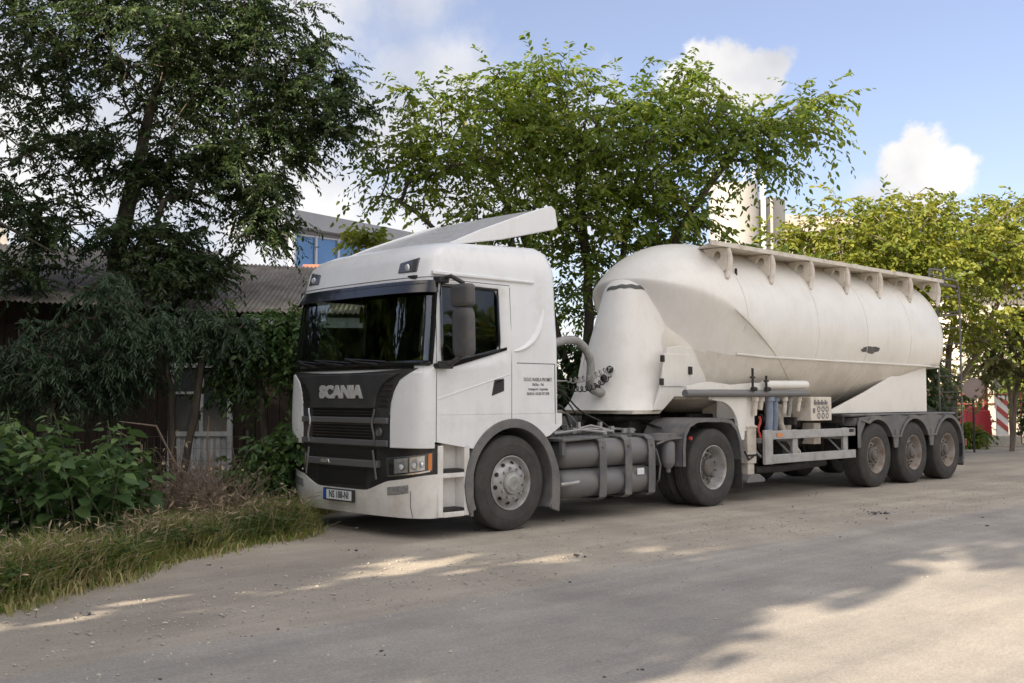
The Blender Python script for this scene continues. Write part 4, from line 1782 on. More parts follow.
# landing legs
for s in (0, 1):
    y0 = 0.14 if s == 0 else 2.2
    g = MB()
    g.box((6.16, y0, 0.52), (6.38, y0 + 0.16, 1.06))
    g.box((6.19, y0 + 0.02, 0.34), (6.35, y0 + 0.14, 0.55))
    g.box((6.14, y0 - 0.01, 1.02), (6.40, y0 + 0.17, 1.05))
    leg = L(g, 'landing_leg', M['tankframe'], bevel=0.01)
    g = MB()
    g.prism([(6.06, 0.26), (6.50, 0.26), (6.50, 0.30), (6.37, 0.37), (6.17, 0.37), (6.06, 0.30)], 'xz', y0 - 0.06, y0 + 0.22)
    sub(g, 'foot', M['steel'], leg, bevel=0.008)
    g = MB()
    g.tube([(6.27, y0 - 0.02, 0.62), (6.12, y0 - 0.04, 0.58), (6.05, y0 - 0.02, 0.70)], 0.014, 6)
    g.box((6.145, y0 - 0.012, 0.625), (6.395, y0 + .01, 0.65))
    sub(g, 'crank', M['dark'], leg)
# side guard frame
g = MB()
g.box((6.42, 0.02, 0.50), (6.62, 0.07, 0.99))
g.box((6.625, 0.025, 0.85), (8.98, 0.065, 0.975))
g.box((6.625, 0.025, 0.505), (8.98, 0.065, 0.635))
g.box((7.22, 0.07, 0.50), (7.36, 0.12, 0.98))
g.box((8.68, 0.07, 0.50), (8.82, 0.12, 0.98))
for x in (6.5, 7.29, 8.75):
    g.box((x - 0.04, 0.12, 0.80), (x + 0.04, 0.75, 0.87))
    g.tube([(x, 0.6, 1.0), (x, 0.14, 0.6)], 0.02, 6)
guard = L(g, 'side_guard', M['alu'], bevel=0.008)
g = MB()
g.box((6.72, 0.017, 0.885), (6.86, 0.024, 0.94))
sub(g, 'reflector', M['orange'], guard)
g = MB()
g.box((8.78, 0.014, 0.91), (8.90, 0.024, 0.96))
sub(g, 'marker_lamp', M['dark'], guard)
g = MB()
P = [(6.32 + 0.03 * math.sin(q * 1.3), 0.05, 1.18 - 0.05 * q) for q in range(7)]
g.tube(P, 0.017, 8)
L(g, 'red_valve', M['red'])
# control cabinet
g = MB()
g.box((7.70, 0.05, 1.10), (8.30, 0.45, 1.46))
cab_ = L(g, 'control_cabinet', M['tankframe'], bevel=0.01)
g = MB()
for i in range(4):
    g.box((7.79 + 0.10 * i, 0.038, 1.345), (7.86 + 0.10 * i, 0.049, 1.39))
    g.box((7.80 + 0.10 * i, 0.04, 1.395), (7.82 + 0.10 * i, 0.049, 1.415))
g.box((7.76, 0.038, 1.22), (7.80, 0.049, 1.29))
for i in range(3):
    for j in range(2):
        g.lathe([(0.028, -0.002), (0.036, -0.006), (0.045, -0.002)], (7.92 + 0.12 * i, 0.048, 1.275 - 0.10 * j), 'y', 14)
sub(g, 'dial', M['inkgrey'], cab_)
# dark boxes, pipes and machinery under the hopper
rg = random.Random(5)
g = MB()
g.tube([(5.6, 0.9, 0.85), (9.0, 0.9, 0.75)], 0.11, 12)
g.tube([(5.6, 1.5, 0.82), (9.0, 1.5, 0.78)], 0.09, 12)
for q in range(9):
    x = rg.uniform(6.2, 8.6)
    g.tube([(x, 0.4, 1.2), (x + rg.uniform(-.2, .2), 0.35, 0.9), (x + rg.uniform(-.4, .4), 0.5, 0.55)], rg.uniform(0.014, 0.03), 7)
g.lathe([(0.0, 6.4), (0.14, 6.42), (0.17, 6.5), (0.17, 7.3), (0.14, 7.4), (0, 7.42)], (0, 0.62, 0.70), 'x', 20)
g.lathe([(0.42, 1.2), (0.30, 0.98), (0.2, 0.8), (0.12, 0.78), (0.12, 0.6)], (7.6, 1.25, 0), 'z', 24)
g.box((7.3, 0.30, 0.55), (7.75, 0.7, 0.9))
g.box((8.85, 0.30, 0.60), (9.05, 0.9, 1.05))
g.tube([(6.4, 0.2, 0.42), (7.2, 0.25, 0.40), (8.4, 0.25, 0.44)], 0.05, 8)
L(g, 'pipework', M['dark'])
g = MB()
g.box((8.02, 0.20, 0.74), (8.22, 0.40, 1.06))
g.box((6.15, 0.55, 1.0), (6.9, 0.9, 1.40))
g.tube([(7.2, 0.35, 1.3), (7.35, 0.3, 0.9), (7.7, 0.28, 0.62)], 0.05, 10)
g.tube([(7.5, 0.5, 1.35), (7.5, 0.5, 0.95)], 0.2, 16)
L(g, 'machinery', M['tankframe'])
# rear support skirt and rear hopper wedge
g = MB()
for y0, y1 in ((0.20, 0.24), (2.26, 2.30)):
    g.prism([(8.35, 1.20), (11.84, 1.20), (11.84, 2.05), (11.3, 2.03), (10.5, 1.80), (9.6, 1.53)], 'xz', y0, y1)
g.box((11.80, 0.245, 1.2), (11.836, 2.255, 2.05))
L(g, 'rear_skirt', M['tank'], bevel=0.006)

# trailer mudguards: three linked arches each side
for s in (0, 1):
    ya, yb = (0.0, 0.50) if s == 0 else (2.0, 2.5)
    path = [(AX_T[0] - 0.66, 0.66), (AX_T[0] - 0.66, 1.02), (AX_T[0] - 0.60, 1.13)]
    for k, x in enumerate(AX_T):
        a0, a1 = (118, 28) if k == 0 else ((152, 28) if k == 1 else (152, -25))
        for q in range(13):
            t = R(lerp(a0, a1, q / 12))
            path.append((x + 0.625 * math.cos(t), 0.53 + 0.625 * math.sin(t)))
    def tm(u, v, path=path):
        t = u * (len(path) - 1)
        i = min(int(t), len(path) - 2)
        q = t - i
        x, z = lerp(path[i][0], path[i + 1][0], q), lerp(path[i][1], path[i + 1][1], q)
        return (x, lerp(ya, yb, v), z), (0, 0, -1)
    g = MB()
    g.band(tm, len(path), 3, 0.02)
    # outer lip and the web between the arches
    def tl(u, v, path=path):
        p, d = tm(u, 0 if s == 0 else 1)
        x = p[0]
        k = min(AX_T, key=lambda a: abs(a - x))
        dd = Vector((k - x, 0, 0.53 - p[2])).normalized()
        return (x + dd.x * 0.06 * v, p[1] + (-0.008 if s == 0 else 0.008), p[2] + dd.z * 0.06 * v), (0, 0.02 if s == 0 else -0.02, 0)
    g.band(tl, len(path), 2, 1.0)
    T_ = L(g, 'trailer_mudguard', M['fender'], smooth=40)
    g = MB()
    yw = 0.012 if s == 0 else 2.47
    for k in (0, 1):
        xm = (AX_T[k] + AX_T[k + 1]) / 2
        arcL = [(AX_T[k] + 0.63 * math.cos(R(t)), 0.53 + 0.63 * math.sin(R(t))) for t in (75, 60, 45, 28)]
        arcR = [(AX_T[k + 1] + 0.63 * math.cos(R(t)), 0.53 + 0.63 * math.sin(R(t))) for t in (152, 135, 120, 105)]
        g.prism(arcL + [(xm - 0.06, 0.62), (xm + 0.06, 0.62)] + arcR + [(xm, 1.165)], 'xz', yw, yw + 0.02)
        g.box((xm - 0.05, yw - 0.012, 0.80), (xm + 0.05, yw - 0.001, 0.92))
    xf_ = AX_T[0]
    g.prism([(xf_ - 0.66, 0.66), (xf_ - 0.52, 0.66), (xf_ - 0.52, 0.86), (xf_ - 0.36, 1.06), (xf_ - 0.22, 1.15), (xf_ - 0.60, 1.13), (xf_ - 0.66, 1.02)], 'xz', yw, yw + 0.02)
    sub(g, 'web', M['fender'], T_)
    g = MB()
    g.box((AX_T[2] + 0.60, ya + 0.02, 0.22), (AX_T[2] + 0.615, yb - 0.02, 0.62))
    L(g, 'mud_flap', M['tyre'])
    g = MB()
    g.box((8.9, ya + 0.06, 1.145), (12.7, yb - 0.05, 1.19))
    L(g, 'mudguard_deck', M['fender'], bevel=0.02)
# tail lamp and rear bumper
g = MB()
for y in (0.12, 2.0):
    g.box((13.225, y, 0.56), (13.26, y + 0.4, 0.69))
L(g, 'tail_lamp', M['red'])

# walkway along the crown, brackets with round holes, handrail and rear ladder
g = MB()
EY, EZ = 0.20, 3.56
for dz in (0.0,):
    a = [(5.42, EY, EZ), (12.55, EY, EZ), (12.55, 0.74, EZ + 0.015), (5.85, 0.74, EZ + 0.015)]
    g.add(a + [(x, y, z + 0.03) for x, y, z in a], [(3, 2, 1, 0), (4, 5, 6, 7), (0, 1, 5, 4), (1, 2, 6, 5), (2, 3, 7, 6), (3, 0, 4, 7)])
walk = L(g, 'walkway', M['tankframe'], bevel=0.006)
g = MB()
g.box((5.40, EY - 0.025, EZ - 0.01), (12.57, EY - 0.003, EZ + 0.05))
sub(g, 'walkway_edge', M['tankframe'], walk)
for k in range(7):
    x = 5.80 + 1.09 * k
    cy, cz, hr = 0.385, 3.445, 0.072
    ns = 28
    hole = [(cy + hr * math.cos(2 * PI * q / ns), cz + hr * math.sin(2 * PI * q / ns)) for q in range(ns)]
    def outer(a):
        dy, dz = math.cos(a), math.sin(a)
        best = 2.0
        if dz > 1e-6:
            best = min(best, (EZ - 0.003 - cz) / dz)
        if dy < -1e-6:
            best = min(best, (cy - EY - 0.02) / -dy)
        if dy > 1e-6:
            best = min(best, 0.42 / dy)
        for q in range(120):
            t = 0.004 * q
            if math.hypot(cy + dy * t - TY, cz + dz * t - TZ) < TR - 0.012:
                best = min(best, t)
                break
        return max(best, hr + 0.012)
    out = [(cy + math.cos(2 * PI * q / ns) * outer(2 * PI * q / ns), cz + math.sin(2 * PI * q / ns) * outer(2 * PI * q / ns)) for q in range(ns)]
    vsb = []
    for xx in (x, x + 0.05):
        vsb += [(xx, a, b) for a, b in out] + [(xx, a, b) for a, b in hole]
    fb = []
    for q in range(ns):
        q2 = (q + 1) % ns
        fb += [(q, q2, ns + q2, ns + q), (2 * ns + q, 3 * ns + q, 3 * ns + q2, 2 * ns + q2), (q, 2 * ns + q, 2 * ns + q2, q2), (ns + q, ns + q2, 3 * ns + q2, 3 * ns + q)]
    g = MB()
    g.add(vsb, fb)
    P = smooth_path([(x + 0.025, EY + 0.01, EZ - 0.01), (x + 0.05, EY + 0.0, EZ - 0.10), (x + 0.06, EY + 0.0, EZ - 0.20), (x + 0.03, EY, 3.22), (x - 0.02, 0.19, 3.11)], 3)
    g.tube(P, [0.03 + 0.014 * math.sin(PI * q / (len(P) - 1)) for q in range(len(P))], 8)
    sub(g, 'walkway_bracket', M['tankframe'], walk, bevel=0.004)
g = MB()
g.tube([(5.95, 0.30, 3.22), (6.08, 0.25, 3.16), (6.2, 0.22, 3.10)], 0.022, 6)
g.tube([(6.08, 0.25, 3.28), (6.08, 0.25, 3.04)], 0.02, 6)
sub(g, 'tie_ring', M['dark'], walk)
# ladder
g = MB()
for y in (0.14, 0.56):
    g.tube(smooth_path([(12.5, y, 3.62), (12.95, y, 3.62), (13.1, y, 3.5), (13.13, y, 3.2), (13.14, y, 2.2), (13.14, y, 0.72)], 4), 0.018, 8)
for q in range(9):
    z = 0.95 + 0.30 * q
    g.tube([(13.14, 0.14, z), (13.14, 0.56, z)], 0.011, 6)
for z in (1.1, 3.0):
    for y in (0.14, 0.56):
        g.tube([(13.14, y, z), (12.2 if z < 2 else 12.7, y + 0.2, z - 0.05)], 0.014, 6)
L(g, 'ladder', M['fender'])
for y in (0.32, 0.98):
    g = MB()
    g.tube(smooth_path([(12.3, y, 3.62), (12.3, y, 3.74), (12.36, y, 3.80), (12.8, y, 3.80), (12.88, y, 3.74), (12.88, y, 3.56)], 4), 0.02, 7)
    g.tube([(12.3, y, 3.70), (12.88, y, 3.70)], 0.014, 6)
    L(g, 'handrail', M['fender'])
g = MB()
g.tube([(12.5, 0.30, 3.56), (13.35, 0.30, 3.54)], 0.02, 6)
L(g, 'rail_bar', M['fender'])
# manholes on the crown
for x in (7.6, 9.6, 11.4):
    g = MB()
    g.lathe([(0.0, 3.79), (0.24, 3.79), (0.27, 3.75), (0.27, 3.6)], (x, 1.5, 0.1), 'z', 24)
    L(g, 'manhole', M['tankframe'])

# ------------------------------------------------------------------ ground
def ground_mat():
    m = bpy.data.materials.new('dusty_ground')
    m.use_nodes = True
    nt = m.node_tree
    b = nt.nodes['Principled BSDF']
    tcn = nt.nodes.new('ShaderNodeTexCoord')
    def noise(sc, det, ro=0.6, vec=None):
        n = nt.nodes.new('ShaderNodeTexNoise')
        n.inputs['Scale'].default_value = sc
        n.inputs['Detail'].default_value = det
        n.inputs['Roughness'].default_value = ro
        nt.links.new(vec or tcn.outputs['Object'], n.inputs['Vector'])
        return n.outputs['Fac']
    def ramp(f, a, b_, c0, c1):
        r = nt.nodes.new('ShaderNodeValToRGB')
        r.color_ramp.elements[0].position = a
        r.color_ramp.elements[1].position = b_
        r.color_ramp.elements[0].color = (*c0, 1)
        r.color_ramp.elements[1].color = (*c1, 1)
        nt.links.new(f, r.inputs['Fac'])
        return r.outputs[0]
    def mix(f, a, b_, mode='MIX'):
        x = nt.nodes.new('ShaderNodeMix')
        x.data_type = 'RGBA'
        x.blend_type = mode
        if isinstance(f, float):
            x.inputs[0].default_value = f
        else:
            nt.links.new(f, x.inputs[0])
        nt.links.new(a, x.inputs[6])
        nt.links.new(b_, x.inputs[7])
        return x.outputs[2]
    mp = nt.nodes.new('ShaderNodeMapping')
    mp.inputs['Scale'].default_value = (0.045, 1.15, 1)
    mp.inputs['Rotation'].default_value = (0, 0, R(-4))
    nt.links.new(tcn.outputs['Object'], mp.inputs['Vector'])
    base = ramp(noise(0.9, 8), 0.3, 0.7, GC[0], GC[1])
    streak = ramp(noise(2.2, 8, 0.65, mp.outputs[0]), 0.33, 0.68, (0.84, 0.84, 0.85), (1.10, 1.09, 1.07))
    c = mix(1.0, base, streak, 'MULTIPLY')
    grit = ramp(noise(55, 4, 0.7), 0.32, 0.72, (0.80, 0.80, 0.80), (1.18, 1.175, 1.16))
    c = mix(1.0, c, grit, 'MULTIPLY')
    grit2 = ramp(noise(170, 5, 0.75), 0.3, 0.72, (0.84, 0.84, 0.84), (1.16, 1.155, 1.14))
    c = mix(1.0, c, grit2, 'MULTIPLY')
    blot = ramp(noise(0.35, 10, 0.72), 0.35, 0.66, (0.80, 0.80, 0.81), (1.12, 1.11, 1.09))
    c = mix(1.0, c, blot, 'MULTIPLY')
    vo = nt.nodes.new('ShaderNodeTexVoronoi')
    vo.inputs['Scale'].default_value = 26
    nt.links.new(tcn.outputs['Object'], vo.inputs['Vector'])
    st_ = ramp(vo.outputs['Distance'], 0.05, 0.22, (1.25, 1.22, 1.18), (1, 1, 1))
    c = mix(0.7, c, mix(1.0, c, st_, 'MULTIPLY'))
    nt.links.new(c, b.inputs['Base Color'])
    b.inputs['Roughness'].default_value = 0.92
    b.inputs['Specular IOR Level'].default_value = 0.2
    h = nt.nodes.new('ShaderNodeMath')
    h.operation = 'ADD'
    nt.links.new(noise(60, 10, 0.8), h.inputs[0])
    nt.links.new(noise(4, 4, 0.6, mp.outputs[0]), h.inputs[1])
    bp = nt.nodes.new('ShaderNodeBump')
    bp.inputs['Strength'].default_value = 0.55
    bp.inputs['Distance'].default_value = 0.025
    nt.links.new(h.outputs[0], bp.inputs['Height'])
    nt.links.new(bp.outputs[0], b.inputs['Normal'])
    return m


GC = ((0.36, 0.325, 0.280), (0.50, 0.455, 0.395))
M['dirt'] = ground_mat()
GC = ((0.34, 0.32, 0.295), (0.455, 0.43, 0.395))
M['road'] = ground_mat()
M['road'].name = 'dusty_asphalt'
M['soil'] = mat('dark_soil', (0.11, 0.09, 0.065), 0.95, var=0.4, vscale=3, bump=0.8, bscale=12)

def hgt(x, y):
    """gentle roughness of the unpaved ground"""
    return 0.0


me = bpy.data.meshes.new('ground')
N = 60
xs = np.sign(np.linspace(-1, 1, N)) * np.abs(np.linspace(-1, 1, N)) ** 3 * 900
vs_, fs_ = [], []
for j in range(N):
    for i in range(N):
        vs_.append((xs[i], xs[j], 0.0))
for j in range(N - 1):
    for i in range(N - 1):
        fs_.append((j * N + i, j * N + i + 1, (j + 1) * N + i + 1, (j + 1) * N + i))
me.from_pydata(vs_, [], fs_)
me.materials.append(M['dirt'])
o = bpy.data.objects.new('ground', me)
COL.objects.link(o)
tag(o, kind='structure')
# the road: runs along the truck, worn wavy edges
rg = random.Random(2)
g = MB()
def redge(x, base, amp, ph):
    return base + amp * (math.sin(0.55 * x + ph) + 0.6 * math.sin(1.37 * x + 2 * ph) + 0.4 * math.sin(3.1 * x + ph))
P = [(x, redge(x, -2.55, 0.10, 0.4)) for x in np.linspace(-60, 200, 900)]
Q = [(x, redge(x, -10.2, 0.12, 1.7)) for x in np.linspace(200, -60, 900)]
g.add([(a, b, 0.004) for a, b in P] + [(a, b, 0.004) for a, b in reversed(Q)], [(i, 900 + i, 900 + i + 1, i + 1) for i in range(899)])
o = g.build('road', M['road'], smooth=0)
tag(o, kind='structure')

# dark soil under the vegetation strip
EDGE = [(-30, -5.5), (-12, -2.9), (-9.5, -2.1), (-7.0, -1.45), (-5.2, -1.0), (-4.08, -0.61), (-2.88, -0.03), (-1.4, 0.95), (-0.4, 1.35), (0.2, 1.75), (0.32, 2.55), (0.73, 2.85), (4, 3.2), (9, 3.3), (16, 3.5), (30, 3.6)]
def edge_y(x):
    return itp(x, EDGE) + 0.10 * math.sin(2.1 * x) + 0.06 * math.sin(5.3 * x + 1)
g = MB()
xx = np.linspace(-30, 22, 400)
g.add([(x, edge_y(x) + 0.15, 0.008) for x in xx] + [(x, 9.0, 0.008) for x in xx], [(i, i + 1, 400 + i + 1, 400 + i) for i in range(399)])
o = g.build('soil', M['soil'], smooth=0)
tag(o, kind='structure')

# loose gravel and stones
def scatter_stones(name, spots, sizes, m, seed):
    r = np.random.default_rng(seed)
    ico = [(0, 0, 1), (0.9, 0, 0.3), (0.28, 0.85, 0.3), (-0.72, 0.52, 0.3), (-0.72, -0.52, 0.3), (0.28, -0.85, 0.3), (0.6, 0.4, -0.3), (-0.3, 0.7, -0.3), (-0.8, 0, -0.3), (-0.3, -0.7, -0.3), (0.6, -0.4, -0.3)]
    fc = [(0, 1, 2), (0, 2, 3), (0, 3, 4), (0, 4, 5), (0, 5, 1), (1, 6, 2), (2, 7, 3), (3, 8, 4), (4, 9, 5), (5, 10, 1), (2, 6, 7), (3, 7, 8), (4, 8, 9), (5, 9, 10), (1, 10, 6)]
    g = MB()
    for (x, y), s in zip(spots, sizes):
        k = r.uniform(0.6, 1.3, (11, 1))
        a = np.array(ico) * k * s * np.array([1, r.uniform(.6, 1), r.uniform(.4, .7)])
        t = r.uniform(0, 6.28)
        R_ = np.array([[math.cos(t), -math.sin(t), 0], [math.sin(t), math.cos(t), 0], [0, 0, 1]])
        a = a @ R_.T + np.array([x, y, 0.004 + s * 0.15])
        g.add([tuple(q) for q in a], fc)
    o = g.build(name, m, smooth=0, recalc=False)
    tag(o, kind='stuff')
    return o


M['stone'] = mat('stone', (0.42, 0.385, 0.34), 0.9, var=0.4, vscale=3)
M['clod'] = mat('dark_debris', (0.07, 0.07, 0.075), 0.8, var=0.3)
r = np.random.default_rng(11)
sp, sz = [], []
while len(sp) < 8500:
    x = r.uniform(-7, 14)
    y = r.normal(-1.7, 0.75)
    if r.uniform() < 0.3:
        y = r.uniform(-4.5, 2.4)
    if y < edge_y(x) - 0.02 and not (0.6 < x < 13 and 0 < y < 2.5):
        sp.append((x, y))
        sz.append(abs(r.normal(0, 0.0055)) + 0.003)
o = scatter_stones('gravel', sp, sz, M['stone'], 1)
tag(o, 'loose small gravel scattered beside the lorry')
sp, sz = [], []
for q in range(28):
    x, y = r.uniform(-5, 12), r.uniform(-4.8, 0.8)
    if y < edge_y(x):
        for k in range(r.integers(1, 5)):
            sp.append((x + r.normal(0, 0.08), y + r.normal(0, 0.08)))
            sz.append(abs(r.normal(0, 0.010)) + 0.004)
for (x, y) in ((5.9, -1.9), (6.05, -1.95), (6.0, -1.8), (0.55, -1.75), (-3.2, 1.2), (-3.0, 1.25)):
    for k in range(6):
        sp.append((x + r.normal(0, 0.07), y + r.normal(0, 0.05)))
        sz.append(r.uniform(0.012, 0.03))
o = scatter_stones('debris', sp, sz, M['clod'], 4)
tag(o, 'small dark bits of debris lying on the road')


# ------------------------------------------------------------------ vegetation
def add_leaves(name, P, D, S, m, parent=None, aspect=0.45, fold=0.25, seed=0, tint=None, N=None, label=None, bend=0.14, fine=False):
    """one small folded leaf per point: P position, D pointing direction, S length"""
    r = np.random.default_rng(seed)
    P = np.asarray(P, float)
    D = np.asarray(D, float)
    n = len(P)
    D = D / np.maximum(np.linalg.norm(D, axis=1, keepdims=True), 1e-6)
    up = np.tile([0.0, 0.0, 1.0], (n, 1)) + r.normal(0, 0.65, (n, 3))
    if N is not None:
        up = N + r.normal(0, 0.35, (n, 3))
    A = np.cross(D, up)
    A /= np.maximum(np.linalg.norm(A, axis=1, keepdims=True), 1e-6)
    U = np.cross(A, D)
    S = np.asarray(S, float).reshape(-1, 1)
    W = S * aspect * 0.5
    v = np.empty((n, 6, 3))
    v[:, 0] = P
    v[:, 1] = P + D * S * 0.35 + A * W + U * W * fold
    v[:, 2] = P + D * S * 0.72 + A * W * 0.75 + U * W * fold * 0.5 - U * S * bend * 0.36
    v[:, 3] = P + D * S - U * S * bend
    v[:, 4] = P + D * S * 0.72 - A * W * 0.75 + U * W * fold * 0.5 - U * S * bend * 0.36
    v[:, 5] = P + D * S * 0.35 - A * W + U * W * fold
    if fine:
        ts = [0, 0.07, 0.2, 0.38, 0.56, 0.74, 0.89, 1.0]
        ws = [0.05, 0.62, 0.96, 1.0, 0.86, 0.58, 0.27, 0.0]
        K = len(ts)
        v = np.empty((n, K * 3, 3))
        bd = bend * r.uniform(0.3, 2.2, (n, 1))
        tw_ = r.normal(0, 0.25, (n, 1))
        for i_, (t_, w_) in enumerate(zip(ts, ws)):
            mid = P + D * S * (t_ - (0.06 if 0 < t_ < 0.1 else 0)) - U * S * bd * t_ ** 2
            wob = 1 + r.normal(0, 0.07, (n, 1))
            v[:, i_] = P + D * S * t_ - U * S * bd * t_ ** 2
            v[:, K + i_] = mid + A * W * w_ * wob + U * W * w_ * (fold + tw_ * t_)
            v[:, 2 * K + i_] = mid - A * W * w_ * wob + U * W * w_ * (fold - tw_ * t_)
        q_ = []
        for i_ in range(K - 1):
            q_ += [i_, K + i_, K + i_ + 1, i_ + 1, i_, i_ + 1, 2 * K + i_ + 1, 2 * K + i_]
        nf = 2 * (K - 1)
        me = bpy.data.meshes.new(name)
        me.vertices.add(n * K * 3)
        me.vertices.foreach_set('co', v.reshape(-1))
        idx = (np.arange(n) * K * 3)[:, None] + np.array(q_)[None]
        me.loops.add(n * nf * 4)
        me.loops.foreach_set('vertex_index', idx.reshape(-1).astype(np.int32))
        me.polygons.add(n * nf)
        me.polygons.foreach_set('loop_start', (np.arange(n * nf) * 4).astype(np.int32))
        me.polygons.foreach_set('loop_total', np.full(n * nf, 4, np.int32))
        at = me.attributes.new('tint', 'FLOAT', 'FACE')
        tv = r.uniform(0, 1, n) if tint is None else np.clip(tint, 0, 1)
        at.data.foreach_set('value', np.repeat(tv, nf).astype(np.float32))
        me.materials.append(m)
        me.update()
        me.polygons.foreach_set('use_smooth', [True] * (n * nf))
        o = bpy.data.objects.new(name, me)
        COL.objects.link(o)
        if parent:
            o.parent = parent
        return o
    me = bpy.data.meshes.new(name)
    me.vertices.add(n * 6)
    me.vertices.foreach_set('co', v.reshape(-1))
    # two quads per leaf, folded along the midrib
    idx = (np.arange(n) * 6)[:, None] + np.array([0, 1, 2, 3, 0, 3, 4, 5])[None]
    me.loops.add(n * 8)
    me.loops.foreach_set('vertex_index', idx.reshape(-1).astype(np.int32))
    me.polygons.add(n * 2)
    me.polygons.foreach_set('loop_start', (np.arange(n * 2) * 4).astype(np.int32))
    me.polygons.foreach_set('loop_total', np.full(n * 2, 4, np.int32))
    at = me.attributes.new('tint', 'FLOAT', 'FACE')
    tv = r.uniform(0, 1, n) if tint is None else np.clip(tint, 0, 1)
    at.data.foreach_set('value', np.repeat(tv, 2).astype(np.float32))
    me.materials.append(m)
    me.update()
    me.validate()
    o = bpy.data.objects.new(name, me)
    COL.objects.link(o)
    if parent:
        o.parent = parent
    return o


def grow(base, stems, blobs, seed, seg=0.4, arch=0.25, up_bias=0.35, start=0.3):
    """skeleton: stems are given polylines, twig ends fill the blobs, each joined to the nearest wood below it"""
    r = np.random.default_rng(seed)
    nodes, par = [], []
    for st_ in stems:
        prev = -1
        pts = [np.array(p, float) for p in st_]
        for a, b in zip(pts[:-1], pts[1:]):
            k = max(2, int(np.linalg.norm(b - a) / seg))
            for q in range(k):
                nodes.append(a + (b - a) * q / k + (r.normal(0, 0.02, 3) if prev >= 0 else 0))
                par.append(prev)
                prev = len(nodes) - 1
        nodes.append(pts[-1])
        par.append(prev)
    zmin = min(p[2] for p in nodes)
    zstart = zmin + start
    T_ = []
    for (cx, cy, cz, rx, ry, rz, n) in blobs:
        for _ in range(n):
            d = r.normal(0, 1, 3)
            d /= np.linalg.norm(d)
            rad = r.uniform(0, 1) ** (1 / 2.2)
            T_.append(np.array([cx, cy, cz]) + d * rad * np.array([rx, ry, rz]))
    NA = np.array(nodes)
    order = np.argsort([np.min(np.linalg.norm(NA - t, axis=1)) for t in T_])
    ends = []
    for oi in order:
        t = T_[oi]
        A = np.array(nodes)
        d = np.linalg.norm(A - t, axis=1)
        d = d + 0.9 * np.maximum(0, A[:, 2] - t[2] + 0.1) + np.where(A[:, 2] < zstart, 3.0, 0)
        i = int(np.argmin(d))
        a = A[i]
        L_ = np.linalg.norm(t - a)
        k = max(2, int(L_ / seg))
        prev = i
        side = r.normal(0, 0.10, 3) * L_
        for q in range(1, k + 1):
            s = q / k
            p = a + (t - a) * s + np.array([0, 0, arch * L_ * math.sin(PI * s) * 0.5]) + side * math.sin(PI * s)
            nodes.append(p + r.normal(0, 0.015, 3))
            par.append(prev)
            prev = len(nodes) - 1
        ends.append(prev)
    return nodes, par, ends


def wood_mesh(name, nodes, par, r_twig, r_base, m, parent, expo=0.5, sides=6, minr=0.0):
    n = len(nodes)
    cnt = np.zeros(n)
    kids = [[] for _ in range(n)]
    for i in range(n):
        if par[i] >= 0:
            kids[par[i]].append(i)
    for i in range(n - 1, -1, -1):
        if not kids[i]:
            cnt[i] += 1
        if par[i] >= 0:
            cnt[par[i]] += cnt[i]
    mx = cnt.max()
    rad = r_twig + (r_base - r_twig) * (cnt / mx) ** expo
    g = MB()
    for i in range(n):
        if par[i] < 0 or (len(kids[par[i]]) > 1 and i != max(kids[par[i]], key=lambda c: cnt[c])):
            ch = [i]
            while kids[ch[-1]]:
                ch.append(max(kids[ch[-1]], key=lambda c: cnt[c]))
            pts = [nodes[c] for c in ch]
            rs = [rad[c] for c in ch]
            if par[i] >= 0:
                pts = [nodes[par[i]]] + pts
                rs = [min(rad[par[i]], rs[0] * 1.1)] + rs
            if len(pts) < 2:
                continue
            g.tube(pts, [max(q, minr) for q in rs], sides if rs[0] > 0.03 else 4, cap=False)
    o = g.build(name, m, parent, smooth=60, recalc=False)
    return o


def foliate(ends, nodes, par, seed, twigs=4, tl=0.55, per=9, size=0.10, droop=0.5, spread=0.8, sizevar=0.35, clump=0.0):
    """leaves along short drooping twigs at every branch end; returns arrays and twig polylines"""
    r = np.random.default_rng(seed)
    P, D, S, TI = [], [], [], []
    tw = []
    for e in ends:
        p0 = np.array(nodes[e])
        pp = np.array(nodes[par[e]])
        d0 = p0 - pp
        d0 /= max(np.linalg.norm(d0), 1e-6)
        ct = r.uniform(0, 1)
        for k in range(twigs):
            d = d0 + r.normal(0, spread, 3)
            d[2] *= 0.6
            d /= max(np.linalg.norm(d), 1e-6)
            ln = tl * r.uniform(0.6, 1.35)
            s0 = p0 - d0 * r.uniform(0, 0.3)
            pts = []
            for q in range(5):
                s = q / 4
                pts.append(s0 + d * ln * s + np.array([0, 0, -droop * ln * s * s]))
            tw.append(pts)
            for q in range(per):
                s = (q + r.uniform(0.2, 1)) / per
                f = s * 4
                i = min(int(f), 3)
                p = pts[i] + (pts[i + 1] - pts[i]) * (f - i)
                t = pts[i + 1] - pts[i]
                t = t / max(np.linalg.norm(t), 1e-6)
                sd = np.cross(t, [0, 0, 1])
                sd = sd / max(np.linalg.norm(sd), 1e-6)
                sgn = 1 if q % 2 else -1
                dd = t * 0.6 + sd * sgn * r.uniform(0.4, 1.0) + np.array([0, 0, -droop * 0.7 + r.normal(0, 0.3)]) + r.normal(0, 0.2, 3)
                P.append(p)
                D.append(dd)
                S.append(size * (1 + r.uniform(-sizevar, sizevar)))
                TI.append(ct * clump + r.uniform(0, 1) * (1 - clump))
    return np.array(P), np.array(D), np.array(S), np.array(TI), tw


